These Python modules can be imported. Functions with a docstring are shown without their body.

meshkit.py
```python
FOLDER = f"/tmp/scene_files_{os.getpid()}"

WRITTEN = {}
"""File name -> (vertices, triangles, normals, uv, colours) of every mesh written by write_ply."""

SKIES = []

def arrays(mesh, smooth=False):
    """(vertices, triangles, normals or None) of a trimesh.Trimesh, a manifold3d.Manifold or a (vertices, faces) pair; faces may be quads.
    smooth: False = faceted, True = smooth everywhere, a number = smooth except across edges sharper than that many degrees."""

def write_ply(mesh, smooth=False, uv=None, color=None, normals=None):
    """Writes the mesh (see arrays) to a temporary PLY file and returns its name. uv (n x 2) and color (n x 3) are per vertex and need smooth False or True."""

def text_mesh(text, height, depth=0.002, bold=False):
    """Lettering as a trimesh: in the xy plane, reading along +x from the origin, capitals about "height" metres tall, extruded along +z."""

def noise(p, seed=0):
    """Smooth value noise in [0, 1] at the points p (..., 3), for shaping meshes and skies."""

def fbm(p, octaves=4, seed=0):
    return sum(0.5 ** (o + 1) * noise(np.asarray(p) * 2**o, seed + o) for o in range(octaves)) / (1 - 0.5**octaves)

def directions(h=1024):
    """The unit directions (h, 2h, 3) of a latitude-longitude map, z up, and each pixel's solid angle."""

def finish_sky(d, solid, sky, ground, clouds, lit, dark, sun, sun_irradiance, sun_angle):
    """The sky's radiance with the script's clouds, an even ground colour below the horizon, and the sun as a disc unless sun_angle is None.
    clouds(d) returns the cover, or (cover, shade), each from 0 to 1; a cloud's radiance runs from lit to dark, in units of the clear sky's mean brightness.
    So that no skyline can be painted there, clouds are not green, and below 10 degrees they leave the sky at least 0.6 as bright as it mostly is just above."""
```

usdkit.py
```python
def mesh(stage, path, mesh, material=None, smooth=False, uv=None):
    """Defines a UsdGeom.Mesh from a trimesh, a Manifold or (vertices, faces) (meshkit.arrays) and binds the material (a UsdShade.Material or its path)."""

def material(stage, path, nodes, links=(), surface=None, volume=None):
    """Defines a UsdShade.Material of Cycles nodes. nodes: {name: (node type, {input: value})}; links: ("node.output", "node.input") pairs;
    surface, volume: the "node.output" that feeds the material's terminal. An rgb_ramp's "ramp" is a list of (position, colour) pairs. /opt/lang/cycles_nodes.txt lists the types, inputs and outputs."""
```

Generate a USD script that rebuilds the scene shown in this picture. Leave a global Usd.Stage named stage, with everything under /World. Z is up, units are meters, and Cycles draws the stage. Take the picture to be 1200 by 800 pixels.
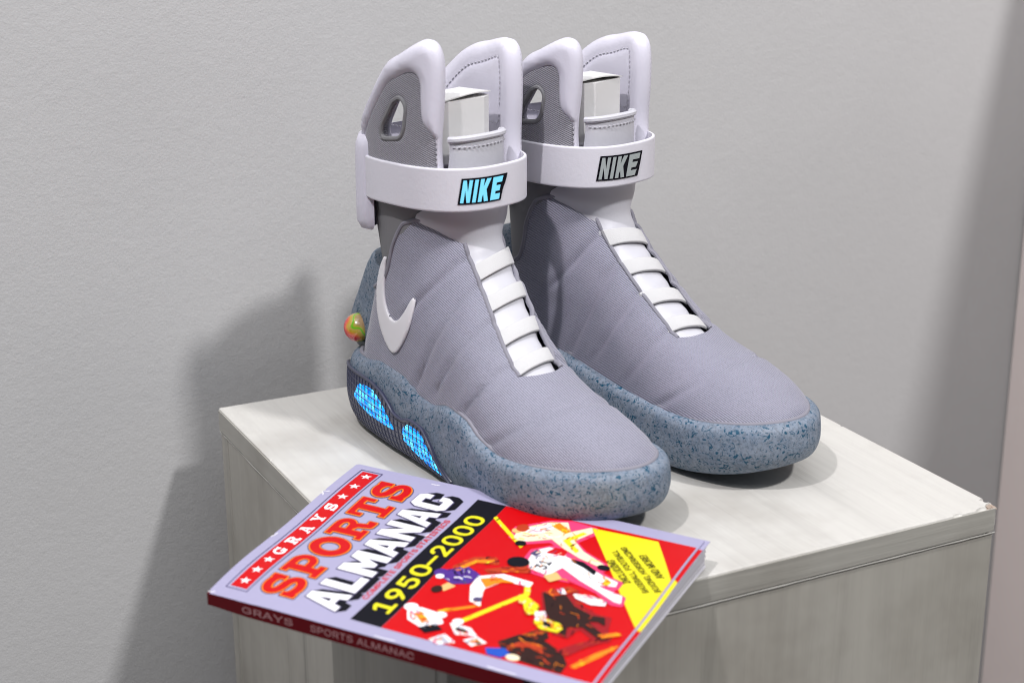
import math
import numpy as np
import trimesh
import shapely
from shapely.geometry import Polygon, LineString, Point, box as sbox
from shapely import affinity
from scipy.interpolate import CubicSpline, PchipInterpolator, RegularGridInterpolator
from scipy.spatial import Delaunay
from pxr import Usd, UsdGeom, UsdLux, UsdShade, Gf, Sdf
import usdkit
import meshkit

stage = Usd.Stage.CreateInMemory()
UsdGeom.SetStageUpAxis(stage, 'Z')
UsdGeom.SetStageMetersPerUnit(stage, 1.0)
UsdGeom.Xform.Define(stage, '/World')
UsdGeom.Scope.Define(stage, '/World/Looks')

# ------------------------------------------------------------------ camera, light, exposure
TOP = 0.95                                   # height of the plinth's top board
CAM = np.array([-0.3387, -1.1489, TOP + 0.44])
FWD = np.array([0.4298, 0.8467, -0.3136])
RIGHT = np.array([0.8913, -0.4535, -0.0027])
cam = UsdGeom.Camera.Define(stage, '/World/camera')
_b = -FWD / np.linalg.norm(FWD)
_r = RIGHT - _b * (RIGHT @ _b)
_r /= np.linalg.norm(_r)
_u = np.cross(_b, _r)
_m = Gf.Matrix4d(*[float(x) for row in ((*_r, 0), (*_u, 0), (*_b, 0), (*CAM, 1)) for x in row])
cam.AddTransformOp().Set(_m)
cam.CreateHorizontalApertureAttr(36.0)
cam.CreateFocalLengthAttr(1984.565 / 1200 * 36)
cam.CreateFStopAttr(7.0)
cam.CreateFocusDistanceAttr(1.16)
cam.CreateExposureAttr(0.17)
cam.CreateClippingRangeAttr(Gf.Vec2f(0.05, 100))


def sphere_light(name, pos, power, radius, color):
    l = UsdLux.SphereLight.Define(stage, '/World/' + name)
    l.AddTranslateOp().Set(Gf.Vec3d(*map(float, pos)))
    l.CreateRadiusAttr(radius)
    l.CreateNormalizeAttr(True)
    l.CreateIntensityAttr(power)
    l.CreateColorAttr(Gf.Vec3f(*color))
    return l


def rect_light(name, pos, target, w, h, power, color):
    l = UsdLux.RectLight.Define(stage, '/World/' + name)
    z = np.asarray(pos, float) - np.asarray(target, float)
    z /= np.linalg.norm(z)
    x = np.cross([0, 0, 1.0], z)
    x = x / np.linalg.norm(x) if np.linalg.norm(x) > 1e-6 else np.array([1.0, 0, 0])
    y = np.cross(z, x)
    l.AddTransformOp().Set(Gf.Matrix4d(*[float(q) for row in ((*x, 0), (*y, 0), (*z, 0), (*pos, 1)) for q in row]))
    l.CreateWidthAttr(w)
    l.CreateHeightAttr(h)
    l.CreateNormalizeAttr(True)
    l.CreateIntensityAttr(power)
    l.CreateColorAttr(Gf.Vec3f(*color))
    return l


AIM = np.array([0.18, -0.2, TOP + 0.1])


def along(dx, dy, dz, dist):
    d = np.array([dx, dy, dz], float)
    return AIM - d / np.linalg.norm(d) * dist


sphere_light('unseen_lamp_left', along(1.15, 0.75, -2.0, 2.2), 31, 0.03, (1.0, 0.965, 0.985))  # out of view, placed to throw the toe and magazine shadows rightwards
sphere_light('unseen_lamp_right', along(-0.42, 1.0, -1.30, 5.0), 195, 0.17, (1.0, 0.98, 0.985))  # out of view, placed to cast the shoe and side wall shadows on the wall
rect_light('overhead_fill_light', (-0.2, -1.0, TOP + 2.1), (0.1, -0.2, TOP), 2.4, 2.0, 9.5, (0.94, 0.96, 1.0))  # added soft fill from above, stands for no particular fixture

# ------------------------------------------------------------------ helpers
USED = {}


def numbered(path):
    k = USED.get(path, -1) + 1
    USED[path] = k
    return path if k == 0 else f'{path}_{k:03d}'


def S2L(*c):
    """sRGB 0-255 to linear."""
    c = np.array(c, float) / 255
    return tuple(np.where(c <= 0.04045, c / 12.92, ((c + 0.055) / 1.055) ** 2.4))


def tag(prim, label=None, category=None, group=None, kind=None):
    p = prim.GetPrim() if hasattr(prim, 'GetPrim') else prim
    for k, v in (('label', label), ('category', category), ('group', group), ('kind', kind)):
        if v:
            p.SetCustomDataByKey(k, v)
    return p


def thing(name, loc=(0, 0, 0), rotz=0, **kw):
    x = UsdGeom.Xform.Define(stage, numbered('/World/' + name))
    x.AddTranslateOp().Set(Gf.Vec3d(*map(float, loc)))
    x.AddRotateZOp().Set(float(rotz))
    tag(x, **kw)
    return str(x.GetPath())


def obj(name, mesh, mat, parent='/World', smooth=35, **kw):
    m = usdkit.mesh(stage, numbered(f'{parent}/{name}'), mesh, mat, smooth=smooth)
    tag(m, **kw)
    return str(m.GetPath())


def M(name, nodes, links=(), surface='p.BSDF'):
    return usdkit.material(stage, '/World/Looks/' + name, nodes, links, surface=surface)


def plain(name, color, rough=0.5, bump=None, **extra):
    nodes = {'p': ('principled_bsdf', dict(base_color=color, roughness=rough, **extra))}
    links = []
    if bump:
        scale, dist = bump[:2]
        nodes['tc'] = ('texture_coordinate', {})
        nodes['n'] = ('noise_texture', dict(scale=scale, detail=4.0, roughness=0.6))
        nodes['b'] = ('bump', dict(strength=0.6, distance=dist))
        links = [('tc.object', 'n.vector'), ('n.fac', 'b.height'), ('b.normal', 'p.normal')]
    return M(name, nodes, links)


def grid(P, close_u=False, close_v=False, flip=False):
    """P (n, m, 3) -> mesh."""
    n, m = P.shape[:2]
    iu = np.arange(n if close_u else n - 1)
    iv = np.arange(m if close_v else m - 1)
    i, j = np.meshgrid(iu, iv, indexing='ij')
    a, b = i * m + j, ((i + 1) % n) * m + j
    c, d = ((i + 1) % n) * m + (j + 1) % m, i * m + (j + 1) % m
    q = np.stack([a, b, c, d], -1).reshape(-1, 4)
    f = np.vstack([q[:, [0, 1, 2]], q[:, [0, 2, 3]]])
    if flip:
        f = f[:, ::-1]
    return trimesh.Trimesh(P.reshape(-1, 3), f, process=False)


def join(*ms):
    return trimesh.util.concatenate([m for m in ms if m is not None])


def prism(g, depth, z0=0.0):
    """A shapely geometry as a thin prism standing on z0."""
    parts = []
    for p in getattr(g, 'geoms', [g]):
        if p.geom_type == 'Polygon' and p.area > 1e-12:
            e = trimesh.creation.extrude_polygon(p, depth, engine='earcut')
            e.apply_translation((0, 0, z0))
            parts.append(e)
    return trimesh.util.concatenate(parts)


def tube(points, r, sides=8, closed=False):
    p = np.asarray(points, float)
    n = len(p)
    t = (np.roll(p, -1, 0) - np.roll(p, 1, 0)) if closed else np.gradient(p, axis=0)
    t /= np.linalg.norm(t, axis=1, keepdims=True) + 1e-12
    ref = np.array([0.3, 0.4, 0.86])
    a = np.cross(t, ref)
    a /= np.linalg.norm(a, axis=1, keepdims=True) + 1e-9
    for k in range(1, n):
        w = a[k - 1] - t[k] * (a[k - 1] @ t[k])
        a[k] = w / (np.linalg.norm(w) + 1e-12)
    b = np.cross(t, a)
    an = np.arange(sides) * 2 * np.pi / sides
    r = np.broadcast_to(r, (n,))
    P = p[:, None] + r[:, None, None] * (np.cos(an)[None, :, None] * a[:, None] + np.sin(an)[None, :, None] * b[:, None])
    m = grid(P, close_u=closed, close_v=True)
    if not closed:
        v = np.vstack([m.vertices, p[0], p[-1]])
        k = len(m.vertices)
        f = list(m.faces)
        for j in range(sides):
            f.append([k, (j + 1) % sides, j])
            f.append([k + 1, (n - 1) * sides + j, (n - 1) * sides + (j + 1) % sides])
        m = trimesh.Trimesh(v, f, process=False)
    return m


def rbox(x0, x1, y0, y1, z0, z1, r=0.002, seg=3):
    """Box with rounded edges."""
    import manifold3d as m3
    r = min(r, 0.49 * min(x1 - x0, y1 - y0, z1 - z0))
    s = m3.Manifold.sphere(r, 4 * seg)
    ms = [s.translate((x, y, z)) for x in (x0 + r, x1 - r) for y in (y0 + r, y1 - r) for z in (z0 + r, z1 - r)]
    h = m3.Manifold.batch_hull(ms).to_mesh()
    return trimesh.Trimesh(np.array(h.vert_properties[:, :3]), np.array(h.tri_verts), process=False)


def solidify(m, t):
    """Gives an open sheet a thickness t inwards."""
    m = trimesh.Trimesh(m.vertices, m.faces, process=False)
    n = m.vertex_normals
    k = len(m.vertices)
    v = np.vstack([m.vertices, m.vertices - n * t])
    e = m.edges
    es = np.sort(e, axis=1)
    _, inv, cnt = np.unique(es, axis=0, return_inverse=True, return_counts=True)
    bd = e[cnt[inv.ravel()] == 1]
    side = np.vstack([np.stack([bd[:, 1], bd[:, 0], bd[:, 0] + k], 1), np.stack([bd[:, 1], bd[:, 0] + k, bd[:, 1] + k], 1)])
    return trimesh.Trimesh(v, np.vstack([m.faces, m.faces[:, ::-1] + k, side]), process=False)


def puff(poly, half, r, mapping, step=0.0022, power=0.5, back=None):
    """A cushion over a flat outline: thickness grows from the rim inwards. mapping(s, z, n) -> points."""
    pieces = []
    for pg in getattr(poly, 'geoms', [poly]):
        rings = [pg.exterior] + list(pg.interiors)
        pts = []
        for rg in rings:
            L = rg.length
            k = max(8, int(L / step))
            pts += [rg.interpolate(i * L / k).coords[0] for i in range(k)]
        nb = len(pts)
        for ring_d in (0.12 * r, 0.4 * r):
            ins = pg.buffer(-ring_d)
            for q in getattr(ins, 'geoms', [ins]):
                if q.is_empty:
                    continue
                for rg in [q.exterior] + list(q.interiors):
                    k = max(6, int(rg.length / step))
                    pts += [rg.interpolate(i * rg.length / k).coords[0] for i in range(k)]
        x0, y0, x1, y1 = pg.bounds
        gx, gy = np.meshgrid(np.arange(x0, x1, step), np.arange(y0, y1, step))
        gx = gx + (np.arange(gx.shape[0]) % 2)[:, None] * step / 2
        c = np.stack([gx.ravel(), gy.ravel()], 1)
        ins = shapely.contains_xy(pg.buffer(-0.6 * r), c[:, 0], c[:, 1])
        pts = np.array(pts + [tuple(x) for x in c[ins]])
        tri = Delaunay(pts).simplices
        cen = pts[tri].mean(1)
        tri = tri[shapely.contains_xy(pg, cen[:, 0], cen[:, 1])]
        A = pts[tri]
        ar = np.cross(A[:, 1] - A[:, 0], A[:, 2] - A[:, 0])
        tri = tri[np.abs(ar) > 1e-12]
        ar = ar[np.abs(ar) > 1e-12]
        tri = np.where((ar > 0)[:, None], tri, tri[:, ::-1])
        d = shapely.distance(shapely.boundary(pg), shapely.points(pts))
        u = np.clip(d / r, 0, 1)
        h = half * np.power(np.clip(1 - (1 - u) ** 2, 0, 1), power)
        h[:nb] = 0
        hb = h if back is None else h * back
        front, rear = mapping(pts[:, 0], pts[:, 1], h), mapping(pts[:, 0], pts[:, 1], -hb)
        k = len(pts)
        m = trimesh.Trimesh(np.vstack([front, rear]), np.vstack([tri, tri[:, ::-1] + k]), process=False)
        m.merge_vertices()
        pieces.append(m)
    out = trimesh.util.concatenate(pieces)
    return out


# ------------------------------------------------------------------ materials
def wall_material(name, color, grain=1.0):
    return M(name, {
        'g': ('geometry', {}),
        'm': ('mapping', dict(scale=(1.0, 1.0, 1.0))),
        'n1': ('noise_texture', dict(scale=520.0, detail=2.0, roughness=0.5)),
        'n2': ('noise_texture', dict(scale=170.0, detail=3.0, roughness=0.55)),
        'v': ('voronoi_texture', dict(scale=16.0)),
        'vr': ('rgb_ramp', dict(ramp=[(0.0, (1, 1, 1)), (0.035, (0, 0, 0)), (1, (0, 0, 0))])),
        'n3': ('noise_texture', dict(scale=2.2, detail=5.0, roughness=0.6)),
        'cr': ('rgb_ramp', dict(ramp=[(0.3, tuple(0.90 * x for x in color)), (0.7, color)])),
        'a': ('math', dict(math_type='multiply_add', value2=1.6)),
        'a2': ('math', dict(math_type='multiply_add', value2=0.5)),
        'b': ('bump', dict(strength=0.38 * grain, distance=0.0005)),
        'p': ('principled_bsdf', dict(roughness=0.62, specular_ior_level=0.25)),
    }, [('g.position', 'm.vector'), ('m.vector', 'n1.vector'), ('m.vector', 'n2.vector'), ('g.position', 'v.vector'), ('g.position', 'n3.vector'),
        ('n3.fac', 'cr.fac'), ('cr.color', 'p.base_color'), ('v.distance', 'vr.fac'),
        ('n2.fac', 'a.value1'), ('n1.fac', 'a.value3'), ('vr.color', 'a2.value1'), ('a.value', 'a2.value3'), ('a2.value', 'b.height'), ('b.normal', 'p.normal')])


MAT_WALL = wall_material('wall_paint', (0.50, 0.50, 0.498))
MAT_SIDE = wall_material('side_wall_paint', (0.80, 0.71, 0.68), 0.3)
MAT_FLOOR = plain('floor_grey', (0.18, 0.18, 0.18), 0.6, (40, 0.001))


def brushed_paint(name, axis, color=(0.60, 0.59, 0.56), streak=0.72):
    sc = {'x': (6, 160, 160), 'y': (160, 6, 160), 'z': (160, 160, 6)}[axis]
    sc2 = tuple(x / 5 for x in sc)
    return M(name, {
        'g': ('geometry', {}),
        'm': ('mapping', dict(scale=sc)), 'n': ('noise_texture', dict(scale=1.0, detail=4.0, roughness=0.65)),
        'm2': ('mapping', dict(scale=sc2)), 'n2': ('noise_texture', dict(scale=1.0, detail=5.0, roughness=0.6)),
        'n3': ('noise_texture', dict(scale=9.0, detail=4.0, roughness=0.6)),
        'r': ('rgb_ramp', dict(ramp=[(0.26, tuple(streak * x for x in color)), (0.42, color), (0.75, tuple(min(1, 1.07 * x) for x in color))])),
        'r3': ('rgb_ramp', dict(ramp=[(0.3, (0.80, 0.785, 0.77)), (0.52, (1, 1, 1))])),
        'mx': ('mix_color', dict(blend_type='multiply', fac=1.0)),
        'rn': ('rgb_ramp', dict(ramp=[(0.3, (0.93, 0.925, 0.93)), (0.6, (1, 1, 1))])), 'mx2': ('mix_color', dict(blend_type='multiply', fac=1.0)),
        'ad': ('math', dict(math_type='multiply_add', value2=0.8)),
        'b': ('bump', dict(strength=0.6, distance=0.0008)),
        'p': ('principled_bsdf', dict(roughness=0.42, specular_ior_level=0.4)),
    }, [('g.position', 'm.vector'), ('m.vector', 'n.vector'), ('g.position', 'm2.vector'), ('m2.vector', 'n2.vector'), ('g.position', 'n3.vector'),
        ('n2.fac', 'r.fac'), ('n3.fac', 'r3.fac'), ('r.color', 'mx.a'), ('r3.color', 'mx.b'), ('n.fac', 'rn.fac'), ('mx.result', 'mx2.a'), ('rn.color', 'mx2.b'), ('mx2.result', 'p.base_color'),
        ('n.fac', 'ad.value1'), ('n2.fac', 'ad.value3'), ('ad.value', 'b.height'), ('b.normal', 'p.normal')])


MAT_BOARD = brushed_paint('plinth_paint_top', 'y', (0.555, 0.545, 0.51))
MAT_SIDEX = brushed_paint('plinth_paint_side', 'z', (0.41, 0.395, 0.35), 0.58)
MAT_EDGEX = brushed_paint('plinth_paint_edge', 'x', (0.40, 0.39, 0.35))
MAT_CHIP = plain('chipped_fibreboard', (0.34, 0.27, 0.22), 0.9, (400, 0.0006))


def knit(name, color, normal, period=0.0019, dark=0.58, depth=0.0004):
    n = np.array(normal, float)
    n /= np.linalg.norm(n)
    k = 2 * math.pi / (20 * period)
    lo = tuple(dark * x for x in color)
    return M(name, {
        'tc': ('texture_coordinate', {}),
        'dot': ('vector_math', dict(math_type='dot_product', vector2=tuple(n))),
        'cx': ('combine_xyz', {}),
        'w': ('wave_texture', dict(wave_type='bands', bands_direction='x', profile='sine', scale=k, distortion=0.0)),
        'fine': ('noise_texture', dict(scale=1500.0, detail=1.0)),
        'mid': ('noise_texture', dict(scale=40.0, detail=3.0)),
        'r': ('rgb_ramp', dict(ramp=[(0.0, lo), (0.55, color), (1.0, tuple(min(1, 1.12 * x) for x in color))])),
        'fr': ('rgb_ramp', dict(ramp=[(0.3, (0.72, 0.72, 0.72)), (0.5, (1, 1, 1)), (0.72, (1.0, 1.0, 1.0))])),
        'mx': ('mix_color', dict(blend_type='multiply', fac=1.0)),
        'mr': ('rgb_ramp', dict(ramp=[(0.3, (0.92, 0.92, 0.92)), (0.7, (1, 1, 1))])),
        'mx2': ('mix_color', dict(blend_type='multiply', fac=1.0)),
        'hs': ('math', dict(math_type='multiply_add', value2=0.5)),
        'b': ('bump', dict(strength=0.7, distance=depth)),
        'p': ('principled_bsdf', dict(roughness=0.6, specular_ior_level=0.45, sheen_weight=0.25, sheen_roughness=0.4)),
    }, [('tc.object', 'dot.vector1'), ('dot.value', 'cx.x'), ('cx.vector', 'w.vector'), ('tc.object', 'fine.vector'), ('tc.object', 'mid.vector'),
        ('w.fac', 'r.fac'), ('fine.fac', 'fr.fac'), ('r.color', 'mx.a'), ('fr.color', 'mx.b'), ('mid.fac', 'mr.fac'), ('mx.result', 'mx2.a'), ('mr.color', 'mx2.b'), ('mx2.result', 'p.base_color'),
        ('fine.fac', 'hs.value1'), ('w.fac', 'hs.value3'), ('hs.value', 'b.height'), ('b.normal', 'p.normal')])


KNIT_C = (0.315, 0.314, 0.395)
MAT_KNIT = knit('grey_ribbed_knit', KNIT_C, (0.2, 0.70, 0.68), period=0.00128)
MAT_KNIT_HI = knit('grey_collar_knit', (0.30, 0.295, 0.335), (0.30, 0.2, 0.92), period=0.0013)
MAT_SLEEVE = plain('dark_grey_sleeve', (0.20, 0.20, 0.21), 0.7, (900, 0.0004))
MAT_PIPING = plain('dark_piping', (0.235, 0.23, 0.27), 0.8, (1400, 0.0004))


def foam(name, base, fleck):
    """Grey foam with ground-in chips: a sparse layer of large streaky flecks and a fine one."""
    return M(name, {
        'tc': ('texture_coordinate', {}),
        'm': ('mapping', dict(scale=(1.0, 1.0, 1.25))),
        'n1': ('noise_texture', dict(scale=235.0, detail=3.0, roughness=0.62, distortion=2.0)),
        'n4': ('noise_texture', dict(scale=330.0, detail=1.5, roughness=0.5, distortion=1.2)),
        'n5': ('noise_texture', dict(scale=70.0, detail=1.0)),
        'n2': ('noise_texture', dict(scale=520.0, detail=2.0, roughness=0.6, distortion=0.4)),
        'n3': ('noise_texture', dict(scale=110.0, detail=4.0, roughness=0.6)),
        'r1': ('rgb_ramp', dict(ramp=[(0.574, (0, 0, 0)), (0.600, (1, 1, 1))])),
        'r4': ('rgb_ramp', dict(ramp=[(0.570, (0, 0, 0)), (0.625, (0.8, 0.8, 0.8))])),
        'r5': ('rgb_ramp', dict(ramp=[(0.45, (0.25, 0.25, 0.25)), (0.6, (1, 1, 1))])),
        'f5': ('math', dict(math_type='multiply')),
        'r2': ('rgb_ramp', dict(ramp=[(0.34, tuple(0.74 * x for x in base)), (0.5, base), (0.68, tuple(1.14 * x for x in base))])),
        'r3': ('rgb_ramp', dict(ramp=[(0.32, (0.72, 0.79, 0.86)), (0.62, (1, 1, 1))])),
        'mu': ('mix_color', dict(blend_type='multiply', fac=1.0)),
        'mx0': ('mix_color', dict(blend_type='mix', b=tuple(0.45 * a + 0.55 * b for a, b in zip(fleck, base)))),
        'mx': ('mix_color', dict(blend_type='mix', b=fleck)),
        'b': ('bump', dict(strength=0.35, distance=0.0005)),
        'p': ('principled_bsdf', dict(roughness=0.6, specular_ior_level=0.35)),
    }, [('tc.object', 'm.vector'), ('m.vector', 'n1.vector'), ('m.vector', 'n4.vector'), ('tc.object', 'n5.vector'),
        ('tc.object', 'n2.vector'), ('tc.object', 'n3.vector'),
        ('n1.fac', 'r1.fac'), ('n4.fac', 'r4.fac'), ('n5.fac', 'r5.fac'), ('r4.color', 'f5.value1'), ('r5.color', 'f5.value2'), ('n2.fac', 'r2.fac'), ('n3.fac', 'r3.fac'),
        ('r2.color', 'mu.a'), ('r3.color', 'mu.b'), ('mu.result', 'mx0.a'), ('f5.value', 'mx0.fac'), ('mx0.result', 'mx.a'), ('r1.color', 'mx.fac'), ('mx.result', 'p.base_color'),
        ('n2.fac', 'b.height'), ('b.normal', 'p.normal')])


MAT_FOAM = foam('speckled_foam', (0.21, 0.245, 0.30), (0.002, 0.062, 0.118))
MAT_FOAM_DARK = plain('dark_grey_rubber', (0.09, 0.105, 0.12), 0.5, (300, 0.0003))
MAT_OUTSOLE = plain('dark_indigo_rubber', (0.045, 0.05, 0.095), 0.3, None, coat_weight=0.3, coat_roughness=0.2)
MAT_LIGHT = M('blue_sole_light', {
    'tc': ('texture_coordinate', {}), 'n': ('noise_texture', dict(scale=170.0, detail=1.0)),
    'r': ('rgb_ramp', dict(ramp=[(0.3, (0.0, 0.10, 0.55)), (0.5, (0.01, 0.30, 0.95)), (0.68, (0.10, 0.62, 1.0))])),
    'e': ('emission', dict(strength=2.2))}, [('tc.object', 'n.vector'), ('n.fac', 'r.fac'), ('r.color', 'e.color')], surface='e.emission')
MAT_LIGHT_BAR = M('pale_blue_light', {'e': ('emission', dict(color=(0.22, 0.55, 1.0), strength=0.8))}, [], surface='e.emission')
MAT_GRILLE = plain('blue_grille', (0.06, 0.085, 0.19), 0.3)
MAT_PADDING = plain('lavender_white_leather', (0.66, 0.645, 0.735), 0.42, (700, 0.00018))
MAT_STRAP = plain('white_strap_leather', (0.68, 0.67, 0.73), 0.45, (420, 0.00022))
MAT_TONGUE = plain('white_tongue_leather', (0.55, 0.55, 0.595), 0.45, (500, 0.0002))
MAT_TONGUE_SHINE = plain('white_tongue_lower', (0.74, 0.73, 0.80), 0.35, (500, 0.0001))
MAT_ELASTIC = plain('white_elastic', (0.56, 0.56, 0.565), 0.8, (1300, 0.0005))
MAT_IVORY = plain('ivory_plastic', (0.70, 0.695, 0.69), 0.4, (300, 0.00015))
MAT_STITCH = plain('grey_stitch', (0.50, 0.49, 0.54), 0.7)
MAT_EMBLEM = plain('white_emblem', (0.74, 0.73, 0.76), 0.35)
MAT_BLACK = plain('black_print', (0.008, 0.008, 0.012), 0.5, None, specular_ior_level=0.06)
MAT_LIT = M('lit_lettering', {'e': ('emission', dict(color=(0.22, 0.72, 1.0), strength=1.0))}, [], surface='e.emission')
MAT_UNLIT = plain('grey_lettering', (0.36, 0.40, 0.40), 0.35)
MAT_LENS = M('iridescent_lens', {
    'tc': ('texture_coordinate', {}), 'n': ('noise_texture', dict(scale=95.0, detail=0.0, distortion=0.15)),
    'd': ('vector_math', dict(math_type='dot_product', vector2=(30.0, 44.0, 20.0))),
    'ad': ('math', dict(math_type='add')), 'sc': ('math', dict(math_type='multiply_add', value2=0.9, value3=-0.64)),
    'r': ('rgb_ramp', dict(ramp=[(0.15, (0.80, 0.02, 0.03)), (0.30, (0.85, 0.20, 0.03)), (0.42, (0.55, 0.42, 0.03)), (0.52, (0.60, 0.40, 0.10)), (0.60, (0.10, 0.60, 0.02)), (0.68, (0.45, 0.42, 0.05)), (0.85, (0.40, 0.26, 0.12))])),
    'p': ('principled_bsdf', dict(roughness=0.2, transmission_weight=0.1, coat_weight=1.0, coat_roughness=0.04))},
    [('tc.object', 'n.vector'), ('tc.object', 'd.vector1'), ('d.value', 'ad.value1'), ('n.fac', 'ad.value2'), ('ad.value', 'sc.value1'), ('sc.value', 'r.fac'), ('r.color', 'p.base_color')])

# ------------------------------------------------------------------ setting
PW, PD = 0.3882, 0.4018            # plinth: corner at the origin, runs to +x and -y
WALL_Y = 0.05
SIDE_X = 0.8265


def boxm(x0, x1, y0, y1, z0, z1):
    b = trimesh.creation.box((x1 - x0, y1 - y0, z1 - z0))
    b.apply_translation(((x0 + x1) / 2, (y0 + y1) / 2, (z0 + z1) / 2))
    return b


obj('floor', boxm(-3, 3, -4, 0.6, -0.1, 0.0), MAT_FLOOR, smooth=False, kind='structure')
obj('wall', boxm(-2.2, 2.4, WALL_Y, WALL_Y + 0.12, 0.0, 2.6), MAT_WALL, smooth=False, kind='structure')
obj('side_wall', rbox(SIDE_X, SIDE_X + 0.12, -0.62, WALL_Y - 0.001, 0.0, TOP + 0.50, 0.002), MAT_SIDE, smooth=30, kind='structure')  # height and out-of-view front reach sized for its shadow on the wall

plinth = thing('display_plinth', (0, 0, TOP), label='white painted wooden plinth with chipped corner under the sneakers', category='plinth')
LID = 0.0185


def rough_board(x0, x1, y0, y1, z0, z1, seed):
    """Board with small irregular edges and one worn corner."""
    b = rbox(x0, x1, y0, y1, z0, z1, 0.0013, 2)
    return b


# the lid: bevelled, its front right corner chipped
import manifold3d as m3


def to_man(m):
    m = trimesh.Trimesh(m.vertices, m.faces, process=True)
    return m3.Manifold(m3.Mesh(np.asarray(m.vertices, np.float32), np.asarray(m.faces, np.uint32)))


def from_man(m):
    h = m.to_mesh()
    return trimesh.Trimesh(np.array(h.vert_properties[:, :3]), np.array(h.tri_verts), process=False)


rng = np.random.default_rng(5)
lid = to_man(rbox(0, PW, -PD, 0, -LID, 0, 0.0012, 2))
for (cx, cy, cz, r) in [(PW, -PD, 0.001, 0.006), (PW - 0.012, -PD - 0.0015, 0.001, 0.004), (PW + 0.001, -PD + 0.010, 0.001, 0.004), (PW - 0.032, -PD - 0.001, 0.0008, 0.003),
                        (PW - 0.060, -PD - 0.0015, 0.001, 0.0026), (0.0, -0.115, 0.0012, 0.0022), (-0.0006, -0.13, 0.001, 0.0018), (PW, -PD, -LID, 0.005), (PW + .001, -PD + 0.16, 0.001, 0.0024)]:
    s = trimesh.creation.icosphere(2, r)
    s.vertices *= (1 + 0.35 * (meshkit.noise(s.vertices / r * 2.2 + 10 * rng.random(3)) - 0.5))[:, None]
    s.vertices[:, 0] *= 1.5
    s.apply_translation((cx, cy, cz))
    lid = lid - to_man(s)
obj('top_board', from_man(lid), MAT_BOARD, plinth, smooth=30)
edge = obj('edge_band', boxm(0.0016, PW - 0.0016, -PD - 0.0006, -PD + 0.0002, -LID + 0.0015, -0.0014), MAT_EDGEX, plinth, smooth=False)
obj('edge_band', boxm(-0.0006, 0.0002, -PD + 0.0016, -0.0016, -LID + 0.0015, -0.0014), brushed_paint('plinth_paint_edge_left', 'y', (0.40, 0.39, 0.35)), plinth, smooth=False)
chips = []
for k in range(7):
    s = trimesh.creation.icosphere(1, 0.0012 + 0.0012 * rng.random())
    s.vertices *= (1 + 0.6 * (rng.random(len(s.vertices)) - 0.5))[:, None]
    s.vertices[:, 2] *= 0.5
    s.apply_translation((PW - 0.001 - 0.012 * rng.random() ** 2, -PD + 0.001 + 0.006 * rng.random() ** 2, -0.0022))
    chips.append(s)
obj('corner_splinters', join(*chips), MAT_CHIP, plinth, smooth=False)
G = 0.0007
T = 0.016
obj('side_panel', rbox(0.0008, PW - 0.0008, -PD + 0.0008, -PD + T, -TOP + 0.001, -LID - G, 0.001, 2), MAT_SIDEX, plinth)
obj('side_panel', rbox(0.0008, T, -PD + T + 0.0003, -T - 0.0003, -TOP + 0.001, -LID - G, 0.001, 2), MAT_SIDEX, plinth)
obj('side_panel', rbox(PW - T, PW - 0.0008, -PD + T + 0.0003, -T - 0.0003, -TOP + 0.001, -LID - G, 0.001, 2), MAT_SIDEX, plinth)
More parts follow.
